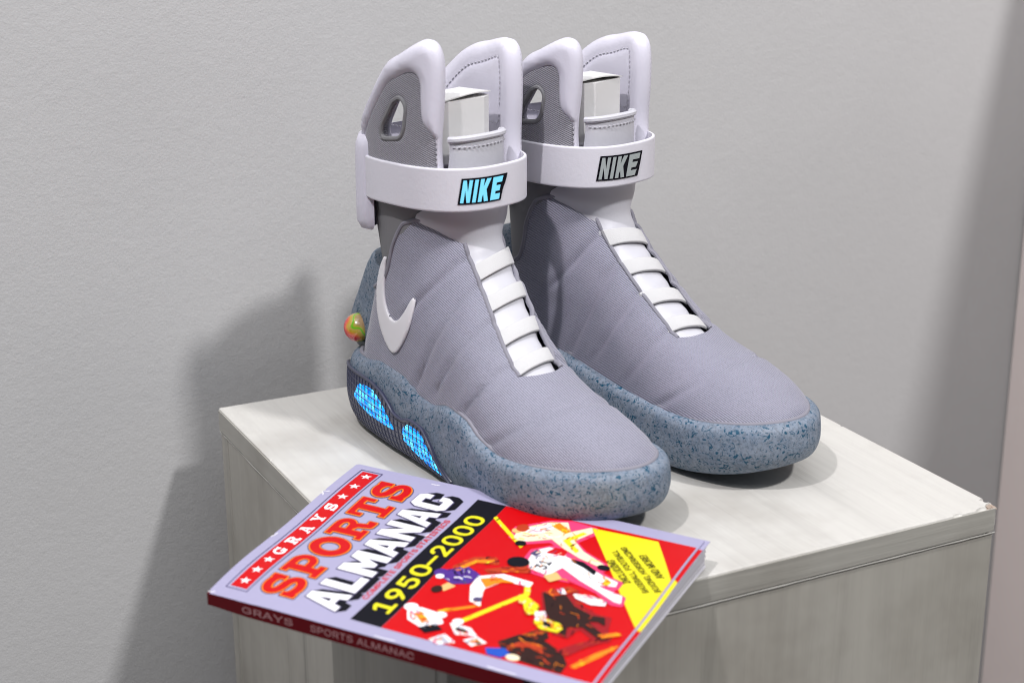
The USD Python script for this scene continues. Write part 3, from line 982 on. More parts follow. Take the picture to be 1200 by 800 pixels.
    for s, wd in [(0.0190, 0.0108), (0.0430, 0.0112), (0.0690, 0.0114), (0.0930, 0.0114)]:
        part('lace_strap', lace_strap(s, wd, 0.0035), MAT_ELASTIC, smooth=50)

    # battery box standing in the collar
    bx = []
    sec = np.array([(-0.0215, 0.110), (-0.0210, 0.1275), (-0.0180, 0.1310), (0.0105, 0.1345), (0.0180, 0.1310), (0.0210, 0.1220), (0.0210, 0.110)])
    bm = trimesh.creation.extrude_polygon(Polygon([(x, y) for y, x in sec]), 0.0405, engine='earcut')
    bm.apply_translation((-0.002, -0.0040 * side, 0.205))
    bb = part('battery_box', bm, MAT_IVORY, smooth=20)
    # its loose cover sheet, bowed up at the front
    yy = np.linspace(-0.0215, 0.0205, 20)
    xx = np.array([0.101, 0.110, 0.119, 0.1260, 0.1310])
    Pc = np.stack(np.broadcast_arrays(xx[None, :] - 0.0025 * (np.abs(yy) / 0.02)[:, None] ** 3, yy[:, None] - 0.0040 * side, 0.2450 + 0.0030 * (1 - ((yy - 0.004) / 0.0255) ** 2)[:, None] * np.linspace(0.3, 1, 5)[None, :] + 0.0012), -1)
    cv = grid(Pc)
    if cv.face_normals.mean(0)[2] < 0:
        cv.invert()
    part('cover_sheet', solidify(cv, 0.0008), MAT_IVORY, bb)

    # two collar flaps
    for sg in (-1, 1):
        inner = sg * side > 0                     # the flap on the far side, seen from within
        flap = FLAP_M if inner else FLAP
        low_ = ((0.925 if inner else None) if side > 0 else (0.86 if inner else 0.90))
        mp = ankle_map(sg, lower=low_)

        def fix(m):
            m.fix_normals()
            return m
        knit_in = KNITP.intersection(sbox(math.radians(68) * RREF, 0, 1, 1)) if inner else KNITP
        fr = flap if inner else flap.difference(knit_in.buffer(-0.0012))
        fr = max(getattr(fr, 'geoms', [fr]), key=lambda g: g.area)
        pad = part('collar_padding', fix(puff(fr, 0.0072, 0.0105 if inner else 0.0085, mp, step=0.002, power=0.42)), MAT_PADDING, smooth=60)
        kn = knit_in.buffer(-0.004 if inner else 0.0016).intersection(flap.buffer(-0.0008)).difference(HOLE)
        part('knit_panel', fix(puff(kn, 0.0034, 0.003, ankle_map(sg, 0.0062 if inner else 0.0006, lower=low_), step=0.002)), MAT_KNIT_HI, pad, smooth=60)
        ln = flap.buffer(-0.0125 if inner else -0.006)
        if not inner:
            ln = ln.difference(HOLE.buffer(0.001))
        part('lining', fix(puff(ln, 0.0026, 0.006, ankle_map(sg, -0.0058 if inner else -0.0042, lower=low_), step=0.0026)), MAT_PADDING, pad, smooth=60)
        hr = np.array(HOLE.buffer(0.0006).exterior.coords)[:-1]
        part('hole_rim', tube(ankle_map(sg, 0.0030, lower=low_)(hr[:, 0], hr[:, 1], 0 * hr[:, 0] + (0.004 if inner else 0)), 0.0017, 8, closed=True), MAT_SLEEVE, pad)
        # stitches along the front edge and round the inner panel
        oe = np.array(flap.buffer(-0.0022).exterior.coords)
        keep = (oe[:, 1] > 0.205) & (oe[:, 0] < math.radians(64) * RREF)
        c = oe[keep]
        c = c[np.argsort(c[:, 1])]
        st = [dashes(ankle_map(sg, 0.0042, lower=low_)(c[:, 0], c[:, 1], 0 * c[:, 0]), 0.002, 0.0013, 0.00045)]
        ie = np.array(flap.buffer(-0.0125).exterior.coords)
        ci = ie[ie[:, 1] > 0.225]
        ci = ci[np.argsort(np.arctan2(ci[:, 1] - 0.235, ci[:, 0] - 0.07))]
        st.append(dashes(ankle_map(sg, -0.0078 if inner else -0.0069, lower=low_)(ci[:, 0], ci[:, 1], 0 * ci[:, 0]), 0.002, 0.0015, 0.0005))
        part('stitching', join(*st), MAT_STITCH, pad)

    # strap round the ankle
    SA, SB = 0.0560, 0.0435
    ph = np.linspace(0, 2 * np.pi, 140, endpoint=False)
    prof = [(0.0004, 0), (0.0010, 0.0005), (0.0012, 0.0015), (0.0012, 0.0270), (0.0010, 0.0280), (0.0004, 0.0284), (-0.0008, 0.0284), (-0.0008, 0.0)]
    fm = ankle_map(1, 0.0, SA, SB)

    def strap_z(p):
        return 0.1765 + 0.0022 * np.cos(p) * 0.6
    P = np.stack([fm(ph * RREF, strap_z(ph) + z, 0 * ph + n) for n, z in prof], 1)
    sm = grid(P, close_u=True, close_v=True)
    sm.fix_normals()
    strap = part('ankle_strap', sm, MAT_STRAP, smooth=45)
    # lettering panel, facing the same way on both shoes
    cen = math.radians(19.0 if side > 0 else 16.0)
    # x runs towards +y seen from the front
    def strap_map(base):
        def f(x, z, n):
            p = np.asarray(x) / 0.056 - cen
            px, py, nx, ny = super_xy(p, SA, SB)
            o = np.asarray(n) + base + 0.0012
            return np.stack([AX + px + nx * o, py + ny * o, 0.1905 + z + 0.0013 * (np.cos(p) - 0.2)], -1)
        return f

    def plain_part(name, m, mat, parent, smooth=30):
        m.fix_normals()
        return obj(name, twisted(m), mat, parent, smooth)
    W, Hh = 0.0365, 0.0168
    sh = 0.22
    panel = Polygon([(-W / 2 - sh * Hh / 2, -Hh / 2), (W / 2 - sh * Hh / 2, -Hh / 2), (W / 2 + sh * Hh / 2, Hh / 2), (-W / 2 + sh * Hh / 2, Hh / 2)])
    pn = plain_part('lettering_panel', grid_poly(panel, strap_map(0.00005), 0.0004), MAT_BLACK, strap)
    x = -W / 2 + 0.0006
    for ch, wd, gap in (('N', 0.0088, 0.0016), ('I', 0.0086, 0.0018), ('K', 0.0092, 0.0013), ('E', 0.0098, 0)):
        g = affinity.scale(NIKE[ch], wd * 0.94, Hh - 0.0022, origin=(0, 0))
        g = affinity.translate(g, x + 0.0012, -Hh / 2 + 0.0010)
        g = affinity.affine_transform(g, [1, sh, 0, 1, 0, 0])
        plain_part('letter', grid_poly(g, strap_map(0.00045), 0.0003), MAT_LIT if lit else MAT_UNLIT, pn)
        x += NIKE[ch].bounds[2] * wd + gap
    # housing behind the strap
    hm = []
    pb = np.radians(np.linspace(118, 242, 40))
    prof2 = [(-0.002, 0.150), (0.0045, 0.152), (0.0075, 0.158), (0.0075, 0.1705), (0.0072, 0.200), (0.0068, 0.210), (0.0045, 0.2165), (-0.002, 0.218)]
    ease = np.clip(np.minimum(np.arange(40), np.arange(40)[::-1]) / 5.0, 0, 1) ** 0.5
    P = np.stack([ankle_map(1, 0.0, 0.0545, 0.0425)(pb * RREF, 0.184 + (z - 0.184) * (0.82 + 0.18 * ease), -0.002 + (n + 0.002) * ease) for n, z in prof2], 1)
    hmn = grid(P)
    hmn.fix_normals()
    if (hmn.face_normals * (hmn.triangles_center - np.array([AX, 0, 0.18]))).sum() < 0:
        hmn.invert()
    part('heel_housing', hmn, MAT_PADDING, smooth=50)

    # speckled pod on the heel with its iridescent lens
    zz = np.array([0.041, 0.045, 0.050, 0.057, 0.066, 0.078, 0.092, 0.106, 0.118, 0.127, 0.130])
    xb = np.array([0.002, -0.010, -0.0165, -0.0195, -0.0190, -0.0120, -0.0020, 0.0095, 0.0205, 0.0310, 0.044])
    hwp = np.array([0.012, 0.0190, 0.0225, 0.0240, 0.0250, 0.0255, 0.0250, 0.0240, 0.0220, 0.0180, 0.008])
    zf = np.linspace(zz[0], zz[-1], 50)
    xbf, hwf = PchipInterpolator(zz, xb)(zf), PchipInterpolator(zz, hwp)(zf)
    th = np.linspace(0, 2 * np.pi, 56, endpoint=False)
    ce, se = np.cos(th), np.sin(th)
    ce, se = np.sign(ce) * np.abs(ce) ** 0.8, np.sign(se) * np.abs(se) ** 0.8
    P = np.stack([0.060 - (0.060 - xbf)[:, None] * ce[None], hwf[:, None] * se[None], np.broadcast_to(zf[:, None], (50, 56))], -1)
    pd = grid(P, close_v=True)
    pd.fix_normals()
    pod = part('heel_pod', pd, MAT_FOAM, smooth=50)
    zl_ = np.linspace(zz[0], 0.058, 16)
    xl, hl = PchipInterpolator(zz, xb)(zl_) - 0.0012, PchipInterpolator(zz, hwp)(zl_) + 0.0010
    P = np.stack([0.060 - (0.060 - xl)[:, None] * ce[None], hl[:, None] * se[None], np.broadcast_to(zl_[:, None] + 0.006 * (ce[None] < 2) * (1 - ce[None]) / 2 * np.linspace(0, -1, 16)[:, None], (16, 56))], -1)
    pb_ = grid(P, close_v=True)
    pb_.fix_normals()
    part('pod_base', pb_, MAT_FOAM_DARK, pod, smooth=50)
    ls = trimesh.creation.icosphere(4, 0.0106)
    ls.apply_translation((0.0165, -0.0235, 0.0650))
    part('lens', ls, MAT_LENS, pod, smooth=True)
    return t


H1 = np.array([0.112, -0.038])
make_sneaker((H1[0], H1[1], TOP + 0.0005), -83.0, 1, True, 11.0, 'grey high-top sneaker with glowing blue sole and lit blue strap lettering')
make_sneaker((0.2045, -0.0234, TOP + 0.0005), -72.5, -1, False, 0.0, 'grey high-top sneaker with unlit grey strap lettering, standing behind the glowing one')

# ------------------------------------------------------------------ magazine
BO = np.array([-0.1048, -0.3020])
BA = 0.6594
BW, BH, BSH, BT = 0.1776, 0.2413, -0.0889, 0.0150
KA, KB = BW / 0.19156, BH / 0.23846      # the layout below is drawn on a sheet of 191.6 x 238.5 mm
_ub = np.array([math.cos(BA), math.sin(BA)])
_vb = np.array([math.sin(BA), -math.cos(BA)]) + BSH * BW / BH * _ub
TRUE_BW = BW


def book_xyz(a, b, z):
    """Book coordinates in metres: a across the title, b down the page, z up from the plinth."""
    a, b, z = np.broadcast_arrays(np.asarray(a, float), np.asarray(b, float), np.asarray(z, float))
    a, b = a * KA, b * KB
    a = a + 0.0020 * np.clip(1 - np.hypot(a, b) / 0.03, 0, 1)
    bb = b - 0.030 * (a - 0.089) * np.clip(1 - b / 0.10, 0, 2)
    xy = BO + a[..., None] * _ub + bb[..., None] * _vb
    corner = np.clip(1 - np.hypot(a, b) / 0.045, 0, 1)
    z = z / BT * (0.0097 + 0.0090 * a / TRUE_BW - 0.0022 * corner ** 1.5 + 0.0006 * np.sin(a * 55) * np.sin(b * 30 + 1))          # bound tight at the spine, sprung open at the fore edge
    return np.concatenate([xy, z[..., None]], -1)


mag = thing('sports_magazine', (0, 0, TOP), label='red and lavender sports magazine lying over the plinth corner', category='magazine')
MAT_LAV = plain('lavender_cover', (0.33, 0.315, 0.46), 0.38, (500, 0.0001), specular_ior_level=0.3)
MAT_RED = plain('red_print', (0.50, 0.0, 0.002), 0.4, None, specular_ior_level=0.2)
MAT_SPINE = plain('dark_red_spine', (0.11, 0.002, 0.006), 0.45, (300, 0.0002), specular_ior_level=0.2)
MAT_YEL = plain('yellow_print', (0.70, 0.64, 0.005), 0.35)
MAT_WHITE = plain('white_print', (0.80, 0.80, 0.82), 0.35)
MAT_NAVY = plain('navy_line_print', (0.06, 0.05, 0.13), 0.4)
MAT_PAGE = plain('page_paper', (0.50, 0.49, 0.53), 0.75, (900, 0.0002))
MAT_PAGE2 = plain('page_paper_light', (0.68, 0.67, 0.72), 0.75)
PRINT = {'orange': (0.78, 0.22, 0.01), 'skin': (0.75, 0.42, 0.16), 'cream': (0.82, 0.70, 0.48), 'brown': (0.025, 0.008, 0.006), 'purple': (0.07, 0.025, 0.22), 'blue': (0.015, 0.07, 0.42), 'pink': (0.72, 0.05, 0.16),
         'darkred': (0.28, 0.008, 0.012), 'rust': (0.42, 0.04, 0.01), 'grey': (0.40, 0.40, 0.46)}
PRINT = {k: plain(k + '_print', v, 0.42, None, specular_ior_level=0.2) for k, v in PRINT.items()}
PRINT.update(white=MAT_WHITE, yellow=MAT_YEL, black=MAT_BLACK, red=MAT_RED, navy=MAT_NAVY)


def book_mesh(m, subdiv=None):
    v, f = np.asarray(m.vertices), np.asarray(m.faces)
    v, f = trimesh.remesh.subdivide_to_size(v, f, 0.009, max_iter=12)      # fine enough to follow the warped sheet
    m2 = trimesh.Trimesh(book_xyz(v[:, 0], v[:, 1], v[:, 2]), f, process=False)
    m2.merge_vertices()
    m2.fix_normals()
    return m2


LAYER = 0.00016


def on_cover(name, g, layer, mat, parent):
    """Print on the cover: a shapely geometry in book coordinates."""
    g = g.segmentize(0.01)
    return obj(name, book_mesh(prism(g, LAYER * 0.9, BT + layer * LAYER)), mat, parent, smooth=False)


BW, BH = 0.19156, 0.23846
back = obj('back_cover', book_mesh(boxm(0.0004, 0.19156 - 0.0003, 0.0, BH + 0.0004, 0.0006, 0.0012)), MAT_LAV, mag, smooth=False)
# page block: uneven leaves
rng = np.random.default_rng(11)
leaves = []
z = 0.0014
k = 0
while z < BT - 0.0020:
    h = 0.00034 + 0.0004 * rng.random()
    d = 0.0012 * rng.random()
    leaves.append((z, min(z + h, BT - 0.0012), d))
    z += h + 0.00006
for nm, mat, sel in (('page', MAT_PAGE, 0), ('page', MAT_PAGE2, 1)):
    pass
for j, (z0, z1, d) in enumerate(leaves):
    obj('page', book_mesh(boxm(0.0012, BW - 0.0008 - d, 0.0008, BH + 0.0014 - d - 0.0004 * (j % 3 == 0), z0, z1)), MAT_PAGE2 if j % 4 == 1 else MAT_PAGE, mag, smooth=False)
# first sheet sticks out from under the cover and carries the same print
sheet = obj('inner_sheet', book_mesh(boxm(0.0008, BW + 0.0024, 0.0006, BH + 0.0026, BT - 0.0011, BT - 0.00075)), MAT_LAV, mag, smooth=False)
zl = BT - 0.00074
for nm, g, mt in [('red_field', sbox(0.0105, 0.112, 0.1795, BH + 0.0024), MAT_RED), ('yellow_stripe', Polygon([(0.0735, BH + 0.0024), (0.0735, 0.235), (0.1775, 0.2), (0.134, BH + 0.0024)]), MAT_YEL)]:
    off_ = 0 if nm == 'red_field' else LAYER
    obj(nm, book_mesh(prism(g, LAYER * 0.9, zl + off_)), mt, sheet, smooth=False)
spine = obj('spine', book_mesh(boxm(-0.0010, 0.0006, 0.0, BH, 0.0006, BT - 0.0004)), MAT_SPINE, mag, smooth=False)
BW, BH = 0.19156, 0.23846
cover = sbox(-0.0010, 0.0, BW, BH)
cover = cover.buffer(-0.0018).buffer(0.0018)
# nicks along the title edge
for (a, r) in ((0.078, 0.0016), (0.142, 0.0018), (0.146, 0.0012), (0.0, 0.0024)):
    cover = cover.difference(Point(a, -0.0006).buffer(r, 6))
cov = obj('front_cover', book_mesh(prism(cover.segmentize(0.012), 0.0006, BT - 0.0006)), MAT_LAV, mag, smooth=False)


def stroke(lines, w, cap=2, jn=2):
    return shapely.unary_union([LineString(l).buffer(w / 2, cap_style=cap, join_style=jn, mitre_limit=2.2) for l in lines])


def arc(cx, cy, rx, ry, a0, a1, n=14):
    t = np.radians(np.linspace(a0, a1, n))
    return [(cx + rx * math.cos(q), cy + ry * math.sin(q)) for q in t]


def R(x0, y0, x1, y1):
    return sbox(x0, y0, x1, y1)


U = shapely.unary_union
SW_ = 0.24
SLAB = {}
SLAB['S'] = U([stroke([arc(0.5, 0.70, 0.34, 0.20, 30, 270) + arc(0.5, 0.30, 0.36, 0.20, 90, -150)], 0.22, 2, 1), R(0.72, 0.62, 0.90, 1.0), R(0.08, 0.0, 0.26, 0.36)])
SLAB['P'] = U([R(0.16, 0, 0.42, 1), R(0.02, 0, 0.58, 0.17), R(0.02, 0.83, 0.5, 1), stroke([[(0.3, 0.9)] + arc(0.60, 0.67, 0.26, 0.23, 90, -90) + [(0.3, 0.44)]], 0.20, 2, 1)])
SLAB['O'] = Point(0, 0).buffer(1, 24)
SLAB['O'] = affinity.translate(affinity.scale(SLAB['O'], 0.50, 0.52), 0.5, 0.5).difference(affinity.translate(affinity.scale(Point(0, 0).buffer(1, 24), 0.23, 0.27), 0.5, 0.5))
SLAB['R'] = U([R(0.14, 0, 0.39, 1), R(0.0, 0, 0.50, 0.16), R(0.0, 0.84, 0.5, 1), stroke([[(0.3, 0.9)] + arc(0.56, 0.71, 0.24, 0.19, 90, -90) + [(0.3, 0.52)]], 0.19, 2, 1), stroke([[(0.5, 0.5), (0.66, 0.42), (0.74, 0.1), (0.92, 0.09)]], 0.2, 2, 1), R(0.86, 0.0, 0.98, 0.22)])
SLAB['T'] = U([R(0.37, 0, 0.63, 1), R(0.2, 0, 0.8, 0.16), R(0.02, 0.82, 0.98, 1), R(0.02, 0.6, 0.17, 1), R(0.83, 0.6, 0.98, 1)])
SLAB['G'] = U([stroke([arc(0.5, 0.5, 0.38, 0.40, 40, 330)], 0.2, 2, 1), R(0.52, 0.32, 0.98, 0.47), R(0.74, 0.05, 0.92, 0.42), R(0.76, 0.62, 0.92, 1.0)])
SLAB['A'] = U([stroke([[(0.2, 0.05), (0.47, 0.95)]], 0.13), stroke([[(0.80, 0.05), (0.53, 0.95)]], 0.22), R(0.28, 0.28, 0.72, 0.40), R(0.02, 0, 0.40, 0.13), R(0.58, 0, 1.0, 0.13), R(0.3, 0.87, 0.62, 1.0)])
SLAB['Y'] = U([R(0.38, 0, 0.62, 0.5), R(0.22, 0, 0.78, 0.13), stroke([[(0.2, 0.94), (0.5, 0.42)]], 0.22), stroke([[(0.8, 0.94), (0.5, 0.42)]], 0.15), R(0.0, 0.87, 0.42, 1), R(0.6, 0.87, 1.0, 1)])
BLK = {}
BLK['A'] = U([Polygon([(0, 0), (0.34, 1), (0.68, 1), (1.0, 0), (0.70, 0), (0.64, 0.2), (0.36, 0.2), (0.30, 0)])]).difference(Polygon([(0.42, 0.38), (0.58, 0.38), (0.5, 0.72)]))
BLK['L'] = U([R(0.06, 0, 0.40, 1), R(0.06, 0, 0.92, 0.25)])
BLK['M'] = Polygon([(0, 0), (0, 1), (0.32, 1), (0.5, 0.55), (0.68, 1), (1, 1), (1, 0), (0.73, 0), (0.73, 0.55), (0.58, 0.18), (0.42, 0.18), (0.27, 0.55), (0.27, 0)])
BLK['N'] = Polygon([(0.02, 0), (0.02, 1), (0.34, 1), (0.68, 0.45), (0.68, 1), (0.98, 1), (0.98, 0), (0.68, 0), (0.32, 0.55), (0.32, 0)])
BLK['C'] = Polygon([(0.2, 0), (0.04, 0.18), (0.04, 0.82), (0.2, 1), (0.8, 1), (0.96, 0.82), (0.96, 0.62), (0.66, 0.62), (0.66, 0.76), (0.36, 0.76), (0.36, 0.24), (0.66, 0.24), (0.66, 0.38), (0.96, 0.38), (0.96, 0.18), (0.8, 0)])


def line_of(text, font, a0, a1, b0, b1, gap=0.08, widths=None):
    """Lettering between a0..a1 across and b0 (top) .. b1 (foot) in book coordinates."""
    ws = [(widths or {}).get(c, 1.0) for c in text]
    total = sum(ws) + gap * (len(text) - 1)
    k = (a1 - a0) / total
    out, x = [], a0
    for c, w in zip(text, ws):
        if c != ' ':
            g = font[c]
            out.append(affinity.affine_transform(g, [k * w, 0, 0, -(b1 - b0), x, b1]))
        x += k * (w + gap)
    return U(out)


def inter(text, a0, a1, b0, b1, layer, mat, parent, name, bold=True):
    m = meshkit.text_mesh(text, 1.0, 1.0, bold)
    v = np.array(m.vertices)
    lo, hi = v.min(0), v.max(0)
    v[:, 0] = a0 + (v[:, 0] - lo[0]) / (hi[0] - lo[0]) * (a1 - a0)
    v[:, 1] = b1 - (v[:, 1] - lo[1]) / (hi[1] - lo[1]) * (b1 - b0)
    v[:, 2] = BT + layer * LAYER + v[:, 2] * LAYER * 0.9
    return obj(name, book_mesh(trimesh.Trimesh(v, m.faces, process=False)), mat, parent, smooth=False)


mm = 0.001
# banner
b_out = R(9.2 * mm, 7.0 * mm, 184.6 * mm, 23.0 * mm)
on_cover('banner_frame', b_out.difference(b_out.buffer(-0.0007, join_style=2)), 0.3, MAT_NAVY, cov)
ban = on_cover('red_banner', R(12 * mm, 9.4 * mm, 182 * mm, 21.0 * mm), 0.3, MAT_RED, cov)


def star(cx, cy, r):
    return Polygon([(cx + (r if k % 2 == 0 else r * 0.40) * math.sin(k * math.pi / 5), cy - (r if k % 2 == 0 else r * 0.40) * math.cos(k * math.pi / 5)) for k in range(10)])


for a in (20, 34, 48, 142, 158.5, 175):
    on_cover('star', star(a * mm, 15.2 * mm, 3.9 * mm), 1.5, MAT_WHITE, ban)
on_cover('lettering', line_of('GRAYS', SLAB, 56 * mm, 131 * mm, 11.2 * mm, 19.2 * mm, 0.75), 1.5, MAT_WHITE, ban)
# SPORTS with its dark outline and orange keyline
g = line_of('SPORTS', SLAB, 12.5 * mm, 176 * mm, 27.5 * mm, 52 * mm, 0.10)
on_cover('lettering_outline', g.buffer(0.0013), 0.3, MAT_NAVY, cov)
on_cover('lettering_keyline', g.buffer(0.0006), 1.4, PRINT['orange'], cov)
on_cover('lettering', g.buffer(-0.0002), 2.5, MAT_RED, cov)
# ALMANAC, white with a black drop shadow
g = line_of('ALMANAC', BLK, 13 * mm, 172 * mm, 57.5 * mm, 81.5 * mm, 0.06, {'M': 1.25})
shd = U([affinity.translate(g, k * 0.00055, k * 0.00055) for k in range(1, 9)]).buffer(0.0004)
on_cover('lettering_shadow', shd, 0.3, MAT_BLACK, cov)
on_cover('lettering_outline', g.buffer(0.0006, join_style=2), 1.4, MAT_NAVY, cov)
on_cover('lettering', g.buffer(-0.0001), 2.5, MAT_WHITE, cov)
inter('COMPLETE SPORTS STATISTICS', 34 * mm, 144.5 * mm, 87.0 * mm, 90.8 * mm, 0.5, MAT_RED, cov, 'lettering')
band = on_cover('black_band', R(10.5 * mm, 93 * mm, 179.2 * mm, 112.6 * mm), 0.3, MAT_BLACK, cov)
inter('1950–2000', 25.5 * mm, 158 * mm, 97.0 * mm, 109.6 * mm, 1.5, MAT_YEL, band, 'lettering')
field = on_cover('red_field', R(10.5 * mm, 112.8 * mm, 179.2 * mm, BH - 0.0012), 0.3, MAT_RED, cov)


STROKED = []


def pic(name, pts, layer, col, rnd=1.2, parent=None):
    g = Polygon([(a * mm, b * mm) for a, b in pts]).buffer(0)
    g = g.buffer(rnd * mm).buffer(-2 * rnd * mm).buffer(rnd * mm) if rnd else g
    if name != 'yellow_stripe':
        STROKED.append((g, col, layer))
    return on_cover(name, g, layer, PRINT[col], parent or field)


def dot(name, a, b, r, layer, col, sy=1.0):
    g = affinity.scale(Point(a * mm, b * mm).buffer(r * mm, 10), 1, sy)
    return on_cover(name, g, layer, PRINT[col], field)


ys = pic('yellow_stripe', [(174.7, 172.5), (175.5, 214.8), (133.7, BH * 1000 - 1.3), (73.7, BH * 1000 - 1.3), (74.8, 237)], 1.4, 'yellow', 0)
# the printed lines on the stripe run up along it
d1 = np.array([0.0746, -0.0666])
d1 /= np.linalg.norm(d1)
d2 = np.array([-d1[1], d1[0]])


def stripe_text(text, start, length, cap):
    m = meshkit.text_mesh(text, 1.0, 1.0, True)
    v = np.array(m.vertices)
    lo, hi = v.min(0), v.max(0)
    x = (v[:, 0] - lo[0]) / (hi[0] - lo[0]) * length
    y = (v[:, 1] - lo[1]) / (hi[1] - lo[1]) * cap
    p = np.array(start)[None] * mm + x[:, None] * d1[None] * mm - y[:, None] * d2[None] * mm
    v2 = np.stack([p[:, 0], p[:, 1], BT + 2.5 * LAYER + v[:, 2] * LAYER * 0.9], 1)
    obj('lettering', book_mesh(trimesh.Trimesh(v2, m.faces, process=False)), MAT_BLACK, ys, smooth=False)


for txt, s0, ln, base in (('INCLUDING', -55.0, 28.0, 243.0), ('BASEBALL, FOOTBALL', -67.5, 51.0, 249.8), ('BOXING, HORSERACING', -69.0, 55.0, 256.6), ('AND MORE!', -55.0, 28.5, 263.4)):
    stripe_text(txt, d1 * s0 + d2 * base, ln, 4.9)

# plain stand-in athletes in the colours of the cover
glow = [('pink', 'orange')]
pic('figure_glow', [(141, 131), (156, 129), (173, 146), (178, 158), (176, 176), (166, 178), (153, 172), (144, 181), (133, 201), (124, 199), (131, 180), (140, 164), (146, 157), (137, 144)], 1.4, 'pink', 2)
pic('bat', [(160.7, 112.2), (163.6, 113.3), (134.6, 144.2), (130.9, 143.7)], 1.5, 'yellow', 0.3)
pic('batter_torso', [(143.4, 133.9), (154.3, 132.6), (169.0, 144.9), (175.0, 156.7), (163.2, 163.0), (150.2, 162.8), (149.9, 155.9), (140.1, 143.2), (139.8, 136.2)], 2.5, 'cream')
pic('batter_sleeve', [(150, 138), (158, 138), (168, 147), (164, 152), (155, 148)], 3.6, 'white', 1)
pic('batter_belt', [(166, 150), (172, 152), (164, 163), (160, 161)], 3.6, 'orange', 0.5)
dot('batter_cap', 156.0, 134.5, 5.0, 3.7, 'rust', 0.8)
dot('batter_face', 151.0, 132.5, 3.0, 3.6, 'skin')
dot('batter_glove', 136.5, 141.5, 3.4, 3.6, 'black')
pic('batter_legs', [(149.9, 155.9), (163.2, 163.0), (174.7, 172.5), (168.1, 175.8), (153.7, 169.7), (142.9, 179.6), (131.5, 199.0), (128.1, 198.2), (134.1, 180.4), (142.3, 166.0)], 3.4, 'cream', 0.8)
pic('batter_stripe', [(151, 163), (166, 170), (165, 173), (152, 167), (142, 177), (139, 176)], 4.5, 'yellow', 0.4)
dot('batter_shoe', 129.5, 197.5, 3.0, 4.6, 'black', 1.3)
# footballer
pic('figure_glow', [(118, 151), (132, 150), (142, 159), (141, 171), (136, 178), (129, 190), (122, 203), (119, 214), (110, 214), (107, 210), (104, 221), (93, 223), (92, 216), (101, 203), (105, 190), (103, 172), (105, 158)], 2.4, 'pink', 2)
pic('player_torso', [(117.7, 154.4), (130.8, 152.8), (138.8, 159.2), (138.3, 170.5), (120.0, 176.6), (105.7, 171.9), (108.5, 159.9)], 4.7, 'white')
dot('player_helmet', 112.6, 150.5, 6.6, 5.8, 'black')
dot('player_facemask', 107.6, 154.8, 3.6, 5.7, 'rust')
pic('player_sleeve', [(126, 152), (133, 154), (131, 158), (124, 157)], 5.7, 'navy', 0.6)
pic('player_arm', [(131, 160), (140, 163), (139, 171), (132, 172)], 5.7, 'red', 1)
pic('player_arm', [(104, 170), (112, 175), (106, 181), (99, 176)], 5.7, 'skin', 1)
pic('player_legs', [(132.6, 171.4), (126.3, 188.9), (120.4, 200.6), (117.0, 211.1), (111.7, 211.8), (109.0, 201.1), (106.5, 207.3), (103.8, 218.6), (95.4, 221.1), (95.8, 216.5), (103.1, 203.4), (109.4, 190.4), (118.6, 175.8)], 4.8, 'white', 0.8)
pic('player_trouser_stripe', [(130.5, 176.4), (130.2, 184.7), (123.6, 195.3), (118.1, 196.2), (123.9, 187.2), (127.3, 179.1)], 5.9, 'black', 0.6)
pic('player_sock', [(111, 203), (117, 205), (115, 208), (110, 207)], 6.9, 'orange', 0.3)
pic('player_shoe', [(93.5, 192.9), (96.1, 203.5), (94.2, 213.3), (89.0, 214.0), (86.4, 206.1), (89.4, 195.9)], 4.8, 'white', 0.8)
inter('31', 111 * mm, 121.5 * mm, 161 * mm, 168.5 * mm, 5.9, MAT_BLACK, field, 'lettering')
# purple player
pic('player_jersey', [(84.8, 116.5), (94.3, 126.4), (88.2, 137.6), (76.6, 136.0), (71.4, 126.8), (76, 118)], 1.6, 'purple')
dot('player_helmet', 80.5, 115.8, 4.6, 2.7, 'purple')
dot('player_face', 76.0, 116.8, 2.6, 3.7, 'white')
pic('player_arm', [(72, 124), (66, 122), (62, 126), (70, 130)], 2.7, 'skin', 0.5)
dot('leather_ball', 62.4, 121.5, 4.0, 3.7, 'brown', 0.8)
pic('player_legs', [(86.2, 136.6), (95.6, 148.6), (94.6, 168.1), (88.4, 168.0), (88.4, 153.0), (74.8, 146.0), (62.3, 149.4), (55.8, 152.6), (58.6, 144.2), (74.0, 137.3)], 2.6, 'white', 0.8)
pic('player_leg_shade', [(84, 139), (90, 147), (89, 160), (86, 152), (76, 146)], 3.7, 'orange', 0.5)
dot('player_sock', 62.0, 147.5, 2.6, 3.8, 'navy')
pic('rust_swirl', [(90.1, 118.0), (107.0, 124.5), (113.1, 136.4), (104.7, 142.3), (100.5, 129.7), (83.8, 123.2)], 1.4, 'rust', 1.5)
pic('orange_swirl', [(92, 122), (104, 127), (109, 137), (105, 139), (101, 129), (91, 125)], 2.5, 'orange', 0.8)
pic('orange_swirl', [(95, 136), (106, 148), (110, 160), (104, 162), (99, 150), (92, 141)], 2.7, 'rust', 1)
